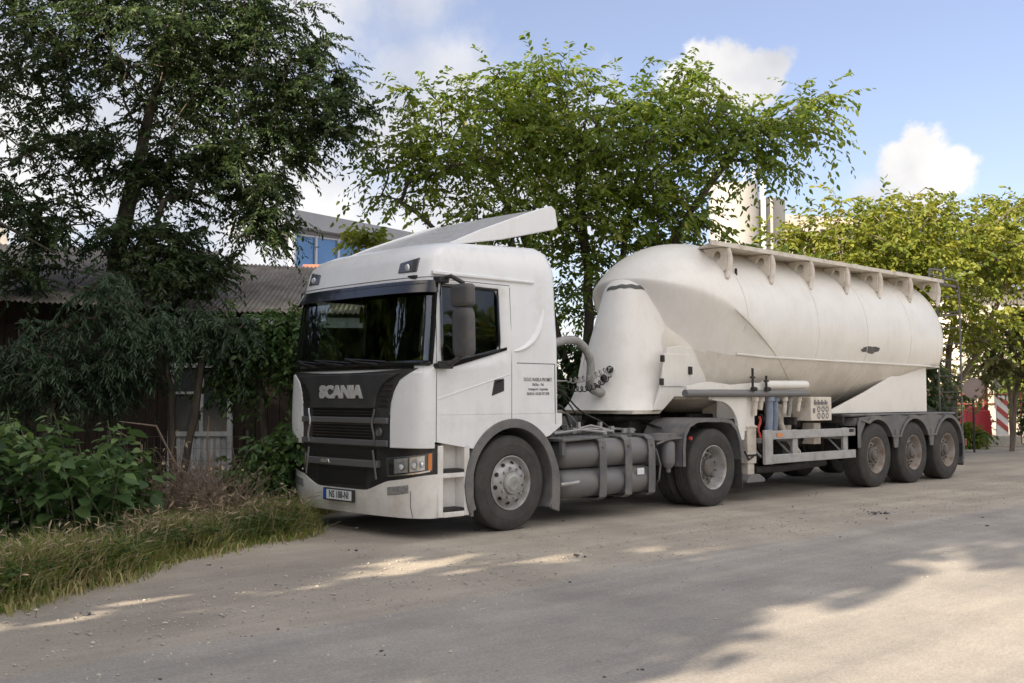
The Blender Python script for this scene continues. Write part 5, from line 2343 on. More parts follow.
def plant(name, label, cat, base, stems, blobs, leafm, woodm, seed, group=None, r_twig=0.006, r_base=0.2, expo=0.55,
          twigs=4, tl=0.55, per=9, size=0.10, aspect=0.45, droop=0.5, spread=0.8, seg=0.4, arch=0.25, start=0.3, clump=0.5, twigwood=True, names=('trunk', 'crown')):
    root = empty(name, base)
    tag(root, label, cat, group)
    b = np.array(base)
    stems = [[np.array(p) - b for p in s] for s in stems]
    blobs = [(q[0] - b[0], q[1] - b[1], q[2] - b[2], *q[3:]) for q in blobs]
    nodes, par, ends = grow(b * 0, stems, blobs, seed, seg, arch, start=start)
    P, D, S, TI, tw = foliate(ends, nodes, par, seed + 1, twigs, tl, per, size, droop, spread, clump=clump)
    wood_mesh(names[0], nodes, par, r_twig, r_base, woodm, root, expo)
    lo = add_leaves(names[1], P, D, S, leafm, root, aspect, seed=seed, tint=TI)
    return root


def SB(lat, dep, z, rl, rz, n, rd=None):
    """blob given on the street grid"""
    x, y, _ = site(lat, dep)
    return (x, y, z, rl, rd or rl, rz, n)


M['lf_dark'] = leaf_mat('dark_leaves', [(0, (0.022, 0.040, 0.017)), (0.5, (0.038, 0.066, 0.024)), (1, (0.072, 0.108, 0.034))], 0.32)
M['lf_mid'] = leaf_mat('green_leaves', [(0, (0.060, 0.105, 0.020)), (0.5, (0.125, 0.185, 0.030)), (0.85, (0.20, 0.245, 0.042)), (1, (0.26, 0.25, 0.06))], 0.45)
M['lf_yel'] = leaf_mat('yellow_green_leaves', [(0, (0.070, 0.110, 0.018)), (0.5, (0.165, 0.20, 0.030)), (1, (0.29, 0.285, 0.050))], 0.4)
M['lf_pale'] = leaf_mat('pale_leaves', [(0, (0.075, 0.10, 0.035)), (0.5, (0.14, 0.16, 0.06)), (1, (0.24, 0.22, 0.10))], 0.4)
M['lf_shrub'] = leaf_mat('shrub_leaves', [(0, (0.035, 0.080, 0.022)), (0.6, (0.070, 0.125, 0.036)), (1, (0.12, 0.17, 0.05))], 0.3, rough=0.4)
M['lf_big'] = leaf_mat('broad_leaves', [(0, (0.050, 0.098, 0.036)), (0.6, (0.095, 0.16, 0.055)), (1, (0.17, 0.25, 0.08))], 0.3, rough=0.42)
M['lf_blue'] = leaf_mat('feathery_leaves', [(0, (0.026, 0.050, 0.026)), (0.6, (0.045, 0.078, 0.040)), (1, (0.072, 0.11, 0.055))], 0.25)
M['grass'] = leaf_mat('grass_blades', [(0, (0.12, 0.18, 0.04)), (0.45, (0.21, 0.25, 0.07)), (0.7, (0.36, 0.33, 0.14)), (1, (0.50, 0.43, 0.25))], 0.38, rough=0.6)
M['drygrass'] = leaf_mat('dry_stalks', [(0, (0.20, 0.16, 0.10)), (1, (0.38, 0.31, 0.21))], 0.2, rough=0.8)

# big dark ash on the left
bx, by, _ = site(-6.35, 16.5)
def ST(*p):
    return [site(a, b, c) for a, b, c in p]
plant('broadleaf_tree', 'tall dark-leaved tree standing behind the low shed on the left', 'tree', (bx, by, 0),
      [ST((-6.35, 16.5, 0), (-6.2, 16.5, 2.0), (-6.1, 16.5, 4.0), (-5.75, 16.6, 5.6), (-5.55, 16.7, 6.8), (-5.2, 16.8, 8.6))],
      [SB(-5.6, 16.6, 7.2, 2.3, 1.6, 150), SB(-4.2, 16.4, 6.6, 1.5, 1.4, 95), SB(-3.2, 16.3, 6.0, 0.8, 0.9, 40), SB(-2.6, 16.3, 5.9, 0.55, 0.6, 14), SB(-4.0, 16.2, 5.0, 1.0, 0.6, 42),
       SB(-3.75, 16.0, 4.1, 0.45, 0.5, 18), SB(-6.6, 16.2, 5.2, 1.4, 0.7, 42), SB(-7.6, 16.2, 6.8, 1.4, 1.3, 70), SB(-5.3, 15.9, 3.6, 1.0, 0.6, 46), SB(-4.8, 16.2, 8.8, 2.2, 1.2, 70), SB(-7.3, 16.2, 8.6, 1.7, 1.2, 40),
       SB(-6.8, 15.9, 4.1, 1.2, 0.5, 34), SB(-7.3, 15.4, 3.3, 0.7, 0.35, 14), SB(-5.2, 16.3, 4.9, 0.8, 0.7, 28), SB(-8.2, 16, 4.7, 0.8, 0.4, 12), SB(-4.7, 15.4, 3.3, 0.7, 0.35, 22)],
      M['lf_dark'], M['bark'], 21, r_base=0.175, r_twig=0.006, expo=0.85, twigs=6, tl=0.55, per=27, size=0.082, aspect=0.38, droop=0.35, spread=0.9, start=2.6)
# bare branches reaching in from the left
g = MB()
for pts, r0 in ((ST((-8.6, 15.2, 3.95), (-7.9, 15.0, 4.05), (-7.3, 15.0, 3.95), (-6.5, 15.1, 3.5)), 0.05), (ST((-8.6, 15.2, 4.9), (-7.6, 15.2, 4.75), (-6.9, 15.2, 4.95)), 0.03),
                (ST((-8.4, 15.2, 5.2), (-7.4, 15.2, 5.3), (-6.9, 15.3, 4.9), (-6.3, 15.5, 4.5)), 0.022), (ST((-8.4, 15.2, 5.6), (-7.7, 15.2, 6.0), (-7.4, 15.2, 6.7)), 0.035), (ST((-8.6, 15.2, 4.6), (-7.6, 15.1, 4.3), (-7.4, 15.1, 3.9)), 0.02)):
    g.tube(pts, [r0 * (1 - 0.7 * q / (len(pts) - 1)) for q in range(len(pts))], 7)
g.tube(ST((-9.6, 15.4, 0), (-9.3, 15.3, 2.5), (-8.6, 15.2, 3.95), (-8.5, 15.2, 4.9), (-8.4, 15.2, 5.7), (-8.5, 15.2, 7.0)), [0.16, 0.13, 0.10, 0.08, 0.06, 0.03], 8)
o = g.build('bare_tree', M['bark'], smooth=60)
tag(o, 'nearly bare dark tree with crooked branches at the left edge', 'tree')

# spreading tree behind the cab
bx, by, _ = site(1.15, 18.0)
plant('broadleaf_tree', 'spreading light-green tree with many stems right behind the white cab', 'tree', (bx, by, 0),
      [ST((1.15, 18, 0), (1.0, 18, 1.8), (0.6, 17.9, 3.2), (0.1, 17.9, 4.4), (-0.6, 17.8, 5.6)),
       ST((1.2, 18, 0), (1.3, 18, 2.0), (1.3, 18, 3.6), (1.1, 18, 5.2), (1.3, 18, 6.6)),
       ST((1.25, 18, 0), (1.6, 18, 1.8), (2.2, 18, 3.2), (3.0, 17.9, 4.6), (3.9, 17.8, 5.8), (4.9, 17.7, 6.4)),
       ST((1.2, 18, 0), (1.5, 18.2, 2.2), (1.9, 18.3, 4.0), (2.3, 18.3, 5.8)),
       ST((0.9, 18, 1.5), (0.2, 17.8, 2.8), (-0.9, 17.6, 3.9), (-1.9, 17.4, 4.7))],
      [SB(1.3, 18.0, 5.7, 1.9, 1.1, 120), SB(-0.6, 17.7, 5.5, 1.3, 1.1, 70), SB(-1.8, 17.5, 5.2, 0.75, 0.8, 26), SB(0.1, 17.8, 6.4, 1.0, 0.6, 36), SB(2.4, 18.0, 6.3, 1.0, 0.7, 40),
       SB(3.5, 17.8, 6.0, 1.0, 0.6, 42), SB(4.6, 17.7, 6.1, 0.8, 0.4, 20), SB(5.1, 17.7, 6.4, 0.4, 0.2, 5), SB(2.3, 17.9, 4.6, 1.1, 0.8, 50), SB(4.15, 17.7, 5.45, 0.7, 0.35, 14),
       SB(0.9, 17.8, 4.3, 1.1, 0.7, 40), SB(-0.3, 17.6, 4.3, 0.9, 0.5, 22), SB(1.4, 18.3, 3.2, 1.0, 0.7, 26), SB(3.0, 18.2, 3.9, 0.8, 0.6, 30), SB(0.5, 17.9, 6.9, 0.9, 0.35, 16), SB(3.2, 17.9, 6.9, 0.6, 0.3, 8), SB(-1.5, 17.5, 6.4, 0.4, 0.3, 6)],
      M['lf_mid'], M['bark'], 5, r_base=0.095, r_twig=0.006, expo=0.72, twigs=4, tl=0.8, per=17, size=0.108, aspect=0.44, droop=0.32, spread=0.85, start=2.0, arch=0.35)

# far row behind the trailer: yellow green crowns in the sun
rowt = [('yellow-green sunlit tree behind the middle of the silo trailer', 7.9, 24.5, 4.7, 1.6, 'lf_yel', 31), ('olive-green tree behind the tail of the silo trailer', 10.6, 26.5, 5.3, 2.1, 'lf_yel', 32),
        ('yellow-green tree at the right edge of the photo', 14.5, 28.5, 5.8, 2.2, 'lf_yel', 33), ('darker low tree below the silo tower, partly behind the trailer nose', 4.6, 22.5, 3.3, 1.1, 'lf_mid', 34)]
for lab, la, de, zc, rr_, lm, sd_ in rowt:
    x, y, _ = site(la, de)
    plant('roadside_tree', lab, 'tree', (x, y, 0),
          [ST((la, de, 0), (la - 0.1, de, 1.8), (la - 0.6, de, zc - 0.6)), ST((la, de, 0), (la + 0.2, de, 1.8), (la + 0.5, de, zc - 0.2)), ST((la, de, 1.2), (la + 1.0, de, 2.6), (la + 1.7, de, zc - 0.8))],
          [SB(la, de, zc - 0.2, rr_ * 1.1, 1.1, 85), SB(la - rr_ * 0.6, de - 0.4, zc - 0.7, rr_ * 0.6, 0.9, 40), SB(la + rr_ * 0.7, de - 0.3, zc - 0.5, rr_ * 0.65, 0.9, 55), SB(la + 0.3 * rr_, de, zc + 0.9, rr_ * 0.9, 0.45, 20), SB(la - 1.0 * rr_, de - .3, zc + 0.35, 0.7, 0.35, 9), SB(la, de - 0.5, zc - 1.9, rr_ * 0.9, 0.9, 50 if sd_ != 33 else 3), SB(la + rr_ * 1.1, de, zc + 0.9, 0.7, 0.25, 8), SB(la - rr_ * .7, de, zc + 0.75, 0.5, 0.25, 6)],
          M[lm], M['bark2'], sd_, group=None, r_base=0.085, r_twig=0.006, twigs=4, tl=0.85, per=15, size=0.13, aspect=0.5, droop=0.3, start=1.6, expo=0.7)
x, y, _ = site(13.5, 29.0)
plant('young_tree', 'sparse pale-leaved tree on two thin trunks beyond the trailer tail', 'tree', (x, y, 0),
      [ST((13.5, 29, 0), (13.5, 29, 1.6), (13.1, 29, 3.2)), ST((13.5, 29, 0), (13.7, 29, 1.8), (14.2, 29, 3.6))],
      [SB(13.4, 29, 3.2, 1.2, 0.7, 40), SB(14.4, 29, 3.6, 1.0, 0.7, 34), SB(13.0, 28.8, 2.3, 0.7, 0.45, 20), SB(14.2, 28.8, 2.3, 0.9, 0.5, 26)],
      M['lf_pale'], M['bark2'], 44, r_base=0.07, r_twig=0.008, twigs=4, tl=0.6, per=10, size=0.15, aspect=0.55, droop=0.5, start=1.5)

# small sunlit tree behind the cab roof
x, y, _ = site(-3.1, 21)
plant('young_tree', 'small yellow-green tree in front of the blue glass building', 'tree', (x, y, 0),
      [ST((-3.1, 21, 0), (-3.1, 21, 2.4), (-2.9, 21, 3.8)), ST((-3.1, 21, 1.5), (-2.6, 21, 3.0), (-2.2, 21, 4.2))],
      [SB(-3.0, 21, 3.9, 0.8, 0.35, 26), SB(-2.9, 21, 4.6, 0.5, 0.25, 9), SB(-2.2, 21, 4.1, 0.5, 0.3, 12), SB(-3.1, 21, 3.2, 0.9, 0.5, 22)],
      M['lf_yel'], M['bark2'], 46, r_base=0.06, twigs=4, tl=0.5, per=11, size=0.14, aspect=0.5, droop=0.4, start=2.0)

# shrubs and creepers in front of the shed
shr = [
 ('feathery_shrub', 'tall feathery bluish-green shrub left of the brown plank wall', -5.9, 13.2, 2.3, [(-5.9, 1.95, 0.9, 0.5, 40), (-5.0, 2.2, 0.55, 0.4, 22), (-6.4, 1.6, 0.7, 0.6, 30), (-5.0, 2.9, 0.4, 0.3, 12), (-5.5, 1.7, 0.5, 0.35, 14)], 'lf_blue', 0.085, 0.22, 51),
 ('feathery_shrub', 'drooping feathery shrub hanging over the top of the brown plank wall', -4.3, 13.8, 2.4, [(-4.3, 2.35, 0.85, 0.35, 38), (-3.7, 2.3, 0.5, 0.3, 20), (-4.9, 1.75, 0.4, 0.4, 18)], 'lf_blue', 0.085, 0.22, 52),
 ('elder_bush', 'dark green bush growing over the shed window beside the cab', -3.2, 14.3, 1.8, [(-3.2, 2.2, 0.55, 0.45, 44), (-2.8, 2.15, 0.35, 0.6, 40), (-3.75, 1.7, 0.35, 0.4, 22), (-2.55, 1.3, 0.32, 0.5, 26), (-3.6, 2.35, 0.5, 0.25, 18)], 'lf_shrub', 0.085, 0.48, 53),
 ('elder_bush', 'small bright green bush at the front corner of the cab', -2.75, 12.6, 0.7, [(-2.75, 0.75, 0.36, 0.35, 30), (-2.5, 0.95, 0.22, 0.3, 16), (-3.1, 0.55, 0.3, 0.3, 18)], 'lf_shrub', 0.085, 0.48, 54),
]
for nm, lab, la, de, zz_, bl, lm, ls, asp, sd_ in shr:
    x, y, _ = site(la, de)
    plant(nm, lab, 'bush', (x, y, 0), [ST((la, de, 0), (la - 0.1, de, zz_ * 0.5), (la - 0.2, de, zz_)), ST((la, de, 0), (la + 0.2, de, zz_ * 0.5), (la + 0.35, de, zz_ * 0.95))],
          [SB(a, de, z, rl, rz, n, 0.45 * rl + 0.15) for a, z, rl, rz, n in bl], M[lm], M['bark'], sd_, r_base=0.05, r_twig=0.005, twigs=5, tl=0.42, per=12 if asp > .3 else 28, size=ls if asp > .3 else 0.085, aspect=asp, droop=0.45 if asp > .3 else 0.7, spread=0.8, start=0.2, seg=0.25, names=('stem', 'foliage'))
# hedge seen between cab and trailer and below the tank
for k, (la, de, lab) in enumerate(((0.9, 17.4, 'dark green bush in the gap between cab and silo trailer'), (2.6, 18.6, 'dark bush glimpsed under the front of the silo trailer'), (8.2, 23.5, 'low dark bush right behind the trailer ladder'))):
    x, y, _ = site(la, de)
    plant('hedge_bush', lab, 'bush', (x, y, 0), [ST((la, de, 0), (la, de, 1.2), (la - 0.2, de, 2.0)), ST((la, de, 0), (la + 0.4, de, 1.3), (la + 0.6, de, 2.1))],
          [SB(la, de, 1.4, 1.2, 1.0, 70, 0.6), SB(la + 0.8, de, 1.6, 0.9, 0.9, 45, 0.5)], M['lf_dark'], M['bark'], 60 + k, r_base=0.06, twigs=5, tl=0.5, per=10, size=0.12, aspect=0.5, start=0.3, names=('stem', 'foliage'))

# broad-leaved bush in the left foreground
M['greenstem'] = mat('green_stem', (0.09, 0.11, 0.05), 0.7, var=0.3)
def broad_bush():
    r = np.random.default_rng(77)
    x0, y0, _ = site(-4.35, 10.0)
    root = empty('broad_leaved_bush', (x0, y0, 0))
    tag(root, 'broad-leaved green bush with large pale-lit leaves at the left edge', 'bush')
    P, D, S, TI, NN = [], [], [], [], []
    g = MB()
    for k in range(80):
        la = r.uniform(-5.4, -3.6)
        de = r.uniform(9.4, 10.9)
        top = 1.30 * (1 - max(0, (la + 4.3)) * 0.30) * r.uniform(0.7, 1.05)
        bx_, by_, _ = site(la + r.normal(0, 0.1), de + 0.1)
        tx, ty, _ = site(la + r.normal(0, 0.22), de - r.uniform(0, 0.3))
        pts = [(bx_ - x0, by_ - y0, 0), ((bx_ + tx) / 2 - x0, (by_ + ty) / 2 - y0, top * 0.6), (tx - x0, ty - y0, top)]
        g.tube(pts, [0.008, 0.007, 0.004], 5, cap=False)
        nl = int(14 + top * 14)
        for q in range(nl):
            s = 0.06 + 0.94 * (q + r.uniform(0, 1)) / nl
            i = 0 if s < 0.5 else 1
            f = s * 2 - i
            p = np.array(pts[i]) * (1 - f) + np.array(pts[i + 1]) * f
            a = q * 2.4 + r.uniform(-0.5, 0.5)
            d = np.array([math.cos(a), math.sin(a), r.uniform(-0.45, 0.15)])
            P.append(p + d * 0.06)
            D.append(d)
            S.append(r.uniform(0.06, 0.20) * (1.0 - 0.35 * (s > 0.93)))
            TI.append(r.uniform(0, 0.7) + 0.3 * (s > 0.85))
    g.build('stem', M['greenstem'], root, smooth=60, recalc=False)
    add_leaves('foliage', P, D, S, M['lf_big'], root, 0.72, 0.18, 7, np.array(TI), N=np.tile([0, 0, 1.0], (len(P), 1)), bend=0.2, fine=True)


broad_bush()

# dry twiggy brush
def brush():
    r = np.random.default_rng(9)
    x0, y0, _ = site(-3.4, 11.4)
    g = MB()
    P, D, S = [], [], []
    for k in range(330):
        la, de = r.normal(-3.45, 0.42), r.uniform(10.9, 12.1)
        a = np.array(site(la, de))
        h = r.uniform(0.3, 0.85) * math.exp(-((la + 3.4) / 0.9) ** 2)
        b = a + np.array([r.normal(0, 0.30), r.normal(0, 0.25), h])
        m_ = (a + b) / 2 + np.array([0, 0, 0.18 * h]) + r.normal(0, 0.07, 3)
        m_[2] = max(m_[2], 0.02)
        g.tube([a, m_, b], [0.006, 0.004, 0.0022], 4, cap=False)
        for q in range(3):
            c = m_ + (b - m_) * r.uniform(0, 0.9)
            e = c + r.normal(0, 0.11, 3) + np.array([0, 0, 0.04])
            g.tube([c, e], [0.003, 0.0015], 3, cap=False)
            if r.uniform() < 0.5:
                P.append(e)
                D.append(r.normal(0, 1, 3))
                S.append(r.uniform(0.03, 0.07))
    for pts in (ST((-3.9, 11.3, 0.3), (-3.9, 11.3, 0.95), (-4.15, 11.2, 1.12)), ST((-3.3, 11.5, 0.3), (-3.6, 11.4, 0.8), (-3.75, 11.3, 1.15), (-4.1, 11.2, 1.2)), ST((-3.1, 11.6, 0.2), (-3.3, 11.6, 0.9), (-3.28, 11.6, 1.25))):
        g.tube(pts, [0.012] * (len(pts) - 1) + [0.004], 5, cap=False)
    root = empty('dry_bush', (x0, y0, 0))
    tag(root, 'dry leafless brown brushwood between the broad-leaved bush and the cab', 'bush')
    o = g.build('twig', M['twig'], None, smooth=60, recalc=False)
    under(o, root)
    o2 = add_leaves('dead_leaves', P, D, S, M['drygrass'], None, 0.5, seed=3)
    under(o2, root)


brush()

# roadside grass
def grass():
    r = np.random.default_rng(15)
    n = 44000
    x = r.uniform(-7.5, 1.2, n)
    depth = np.abs(r.normal(0, 0.55, n)) + r.uniform(-0.05, 0.12, n)
    depth = np.where(r.uniform(0, 1, n) < 0.05, -np.abs(r.normal(0, 0.11, n)), depth)
    ey = np.array([edge_y(q) for q in x])
    y = ey + depth
    keep = ~((x > 0.16) & (y > 0.1) & (y < 2.52))
    x, y, depth = x[keep], y[keep], depth[keep]
    n = len(x)
    patch = 0.5 + 0.5 * np.sin(1.7 * x + 0.6) * np.sin(2.3 * y + 1.1 * x)
    h = (0.20 + 0.28 * r.uniform(0, 1, n) ** 1.6) * (0.55 + 0.45 * np.clip(depth / 0.3, 0, 1)) * (0.8 + 0.5 * patch)
    h = np.where(depth < -0.02, h * 0.55, h)
    h = np.where((x > -0.12) & (y < 2.55), np.minimum(h, 0.19), h)
    lean = r.normal(0, 0.55, (n, 2))
    w = r.uniform(0.004, 0.008, n)
    ang = r.uniform(0, 6.28, n)
    v = np.empty((n, 5, 3))
    ax, ay = np.cos(ang) * w, np.sin(ang) * w
    v[:, 0] = np.stack([x - ax, y - ay, np.zeros(n)], 1)
    v[:, 1] = np.stack([x + ax, y + ay, np.zeros(n)], 1)
    mx, my = x + lean[:, 0] * h * 0.35, y + lean[:, 1] * h * 0.35
    v[:, 2] = np.stack([mx + ax * .8, my + ay * .8, h * 0.6], 1)
    v[:, 3] = np.stack([mx - ax * .8, my - ay * .8, h * 0.6], 1)
    v[:, 4] = np.stack([x + lean[:, 0] * h * 1.1, y + lean[:, 1] * h * 1.1, h * (1 - 0.25 * np.minimum(1, np.abs(lean).sum(1)))], 1)
    me = bpy.data.meshes.new('grass')
    me.vertices.add(n * 5)
    me.vertices.foreach_set('co', v.reshape(-1))
    idx = (np.arange(n) * 5)[:, None] + np.array([0, 1, 2, 3, 3, 2, 4])[None]
    me.loops.add(n * 7)
    me.loops.foreach_set('vertex_index', idx.reshape(-1).astype(np.int32))
    me.polygons.add(n * 2)
    ls = (np.arange(n) * 7)[:, None] + np.array([0, 4])[None]
    me.polygons.foreach_set('loop_start', ls.reshape(-1).astype(np.int32))
    me.polygons.foreach_set('loop_total', np.tile([4, 3], n).astype(np.int32))
    at = me.attributes.new('tint', 'FLOAT', 'FACE')
    tv = np.clip(0.33 + 0.45 * (1 - np.clip(depth / 0.5, 0, 1)) * patch + r.normal(0, 0.30, n), 0, 1)
    at.data.foreach_set('value', np.repeat(tv, 2).astype(np.float32))
    me.materials.append(M['grass'])
    me.update()
    me.validate()
    o = bpy.data.objects.new('grass', me)
    COL.objects.link(o)
    tag(o, 'half dry tall grass along the edge of the dirt verge', 'grass', kind='stuff')
    # seed heads and low weeds
    P, D, S, TI = [], [], [], []
    for k in range(2600):
        xx_ = r.uniform(-7, 0.2)
        yy_ = edge_y(xx_) + abs(r.normal(0.15, 0.35))
        if xx_ > -0.3 and yy_ < 2.55:
            continue
        hh = r.uniform(0.02, 0.24)
        for q in range(6):
            P.append((xx_ + r.normal(0, 0.03), yy_ + r.normal(0, 0.03), hh + r.uniform(-0.02, 0.05)))
            a = r.uniform(0, 6.28)
            D.append((math.cos(a), math.sin(a), r.uniform(-0.2, 0.9)))
            S.append(r.uniform(0.03, 0.075))
            TI.append(r.uniform(0, 1))
    o = add_leaves('weeds', P, D, S, M['lf_shrub'], None, 0.42, seed=5, tint=np.array(TI))
    tag(o, 'low leafy weeds among the roadside grass', 'weeds', kind='stuff')
    P, D, S, TI = [], [], [], []
    for k in range(900):
        xx_ = r.uniform(-7, 0.2)
        yy_ = edge_y(xx_) + abs(r.normal(0.05, 0.25))
        if xx_ > -0.3 and yy_ < 2.55:
            continue
        hh = r.uniform(0.25, 0.45)
        lx, ly = r.normal(0, 0.10, 2)
        P += [(xx_, yy_, 0), (xx_ + lx, yy_ + ly, hh)]
        D += [(lx, ly, hh), (lx * 2, ly * 2, 0.10)]
        S += [math.hypot(math.hypot(lx, ly), hh) * 1.15, 0.09]
        TI += [0.5, 0.9]
    A = np.array([0.03 if i % 2 == 0 else 0.22 for i in range(len(P))])
    o = add_leaves('dry_stalks', P[0::2], D[0::2], S[0::2], M['drygrass'], None, 0.012, seed=6, bend=0.0)
    tag(o, 'thin dry stalks standing in the roadside grass', 'stalks', kind='stuff')
    o = add_leaves('seed_heads', P[1::2], D[1::2], S[1::2], M['drygrass'], None, 0.16, seed=6, tint=np.full(len(P) // 2, 0.9))
    tag(o, 'pale seed heads of the roadside grass', 'seed heads', kind='stuff')


grass()

# ------------------------------------------------------------------ shed behind the bushes
def corr_roof(p00, p10, p11, p01, n, amp, th):
    """corrugated sheet between eave corners p00,p10 and ridge corners p01,p11"""
    p00, p10, p11, p01 = [np.array(p, float) for p in (p00, p10, p11, p01)]
    nr = np.cross(p10 - p00, p01 - p00)
    nr /= np.linalg.norm(nr)
    if nr[2] < 0:
        nr = -nr
    g = MB()
    def fn(u, v):
        p = (p00 * (1 - u) + p10 * u) * (1 - v) + (p01 * (1 - u) + p11 * u) * v
        p = p + nr * amp * math.sin(2 * PI * n * u)
        return tuple(p), tuple(-nr)
    g.band(fn, n * 6 + 1, 3, th)
    return g


M['rust_roof'] = mat('weathered_roof', (0.31, 0.28, 0.245), 0.85, var=0.25, vscale=2, dirt=(0.16, 0.11, 0.08), dscale=3, damt=0.7, dlo=0.42, dhi=0.7)
M['plank'] = mat('dark_brown_planks', (0.026, 0.016, 0.012), 0.8, var=0.4, vscale=4, stretch=(6, 6, 0.6))
M['shedwhite'] = mat('old_white_paint', (0.50, 0.52, 0.54), 0.6, dirt=(0.18, 0.16, 0.14), dscale=5, damt=0.6)
M['pane'] = mat('dusty_pane', (0.05, 0.055, 0.06), 0.2, coat=0.3)
M['wire'] = mat('fence_wire', (0.18, 0.17, 0.16), 0.5, metal=0.6)
SX, SY, _ = site(-4.0, 17.0)
shed = empty('garden_shed', (SX, SY, 0))
tag(shed, 'low dark shed with corrugated roof half hidden by bushes left of the cab', 'shed')


def S3(la, de, z):
    return site(la, de, z)


def wallpoly(pts, th, name, m, par):
    """vertical wall panel: list of (lat, z) at a fixed line from (lat, dep) a to b"""


g = MB()
def slab(g, a, b, z0, z1, th):
    """upright slab from site point a to b (lat, dep)"""
    A = np.array(site(*a))
    B = np.array(site(*b))
    d = (B - A) / np.linalg.norm(B - A)
    nrm = np.array([-d[1], d[0], 0]) * th
    vs = [A, B, B + nrm, A + nrm]
    g.add([(p[0], p[1], z0) for p in vs] + [(p[0], p[1], z1) for p in vs], [(3, 2, 1, 0), (4, 5, 6, 7), (0, 1, 5, 4), (1, 2, 6, 5), (2, 3, 7, 6), (3, 0, 4, 7)])


k = 0
la = -8.6
while la < -5.3:
    slab(g, (la, 16.2), (la + 0.17, 16.2), 0, 2.55 + 0.03 * math.sin(7 * la), 0.03 + 0.012 * (k % 2))
    la += 0.18
    k += 1
la = -4.24
while la < -2.0:
    slab(g, (la, 16.25), (la + 0.17, 16.25), 0, 2.62, 0.03 + 0.012 * (k % 2))
    la += 0.18
    k += 1
slab(g, (-5.16, 16.22), (-4.25, 16.26), 2.2, 2.65, 0.04)
slab(g, (-8.6, 16.3), (-8.5, 20), 0, 2.5, 0.05)
slab(g, (-2.0, 20), (-2.0, 16.3), 0, 2.6, 0.05)
slab(g, (-9.6, 19.0), (-1.7, 19.2), 0, 3.5, 0.05)
slab(g, (-9.3, 16.4), (-4.6, 16.4), 2.5, 3.05, 0.03)
o = g.build('plank_wall', M['plank'], smooth=0)
under(o, shed)
g = corr_roof(S3(-4.95, 15.6, 2.72), S3(-1.2, 15.8, 2.68), S3(-1.6, 19.6, 3.75), S3(-5.2, 19.4, 3.9), 50, 0.014, 0.008)
under(g.build('roof', M['rust_roof'], smooth=60), shed)
g = corr_roof(S3(-9.4, 15.3, 2.95), S3(-5.0, 15.5, 2.75), S3(-5.25, 19.3, 4.1), S3(-9.8, 19.3, 4.25), 54, 0.014, 0.008)
under(g.build('roof', M['rust_roof'], smooth=60), shed)
g = MB()
slab(g, (-4.9, 15.68), (-1.25, 15.86), 2.48, 2.63, 0.04)
under(g.build('fascia', M['shedwhite'], smooth=0), shed)
g = MB()
slab(g, (-5.14, 16.15), (-4.26, 16.15), 0, 0.86, 0.04)
for q in range(9):
    a = -5.14 + 0.88 * q / 9
    slab(g, (a + 0.01, 16.13), (a + 0.075, 16.13), 0.02, 0.86, 0.02)
for a in (-5.17, -4.28):
    slab(g, (a, 16.1), (a + 0.07, 16.1), 0, 1.98, 0.07)
for z in (0.87, 1.90):
    slab(g, (-5.10, 16.1), (-4.28, 16.1), z, z + 0.07, 0.07)
slab(g, (-4.70, 16.11), (-4.65, 16.11), 0.94, 1.9, 0.05)
slab(g, (-5.10, 16.11), (-4.70, 16.11), 1.5, 1.54, 0.05)
win = g.build('window_frame', M['shedwhite'], smooth=0)
under(win, shed)
g = MB()
slab(g, (-5.10, 16.15), (-4.28, 16.15), 0.94, 1.9, 0.01)
o = g.build('pane', M['pane'], smooth=0)
under(o, win)

# wire fence in front of the shed
g = MB()
for q in range(22):
    a = -5.5 + q * 0.09
    g.tube([site(a, 14.6, 0), site(a, 14.6, 0.92)], 0.0025, 4)
for q in range(6):
    g.tube([site(-5.5, 14.6, 0.12 + 0.16 * q), site(-3.6, 14.6, 0.12 + 0.16 * q)], 0.0025, 4)
for a in (-5.5, -3.6):
    g.tube([site(a, 14.62, 0), site(a, 14.62, 1.0)], 0.02, 8)
o = g.build('wire_fence', M['wire'], smooth=60)
tag(o, 'thin wire mesh fence standing before the white shed window', 'fence')

# satellite dish
g = MB()
c = np.array(site(-10.1, 20.6, 4.75))
def dish(u, v):
    t = 2 * PI * u
    r_ = 0.5 * v
    p = Vector((0.15 * v * v, r_ * math.cos(t), r_ * math.sin(t)))
    p = Matrix.Rotation(R(35), 3, 'Y') @ p
    p = Matrix.Rotation(R(200), 3, 'Z') @ p
    return tuple(c + np.array(p)), (0, 0, 1)
g.band(dish, 33, 8, 0.008)
o_ = empty('satellite_dish', tuple(c))
tag(o_, 'grey satellite dish above the roof at the left edge', 'dish')
under(g.build('reflector', M['alu'], smooth=60), o_)
g = MB()
g.tube([c + np.array([0, 0, -1.5]), c + np.array([0, 0, -0.05])], 0.03, 8)
g.tube([c, c + np.array([-0.4, -0.1, -0.25])], 0.015, 6)
under(g.build('mast', M['alu']), o_)

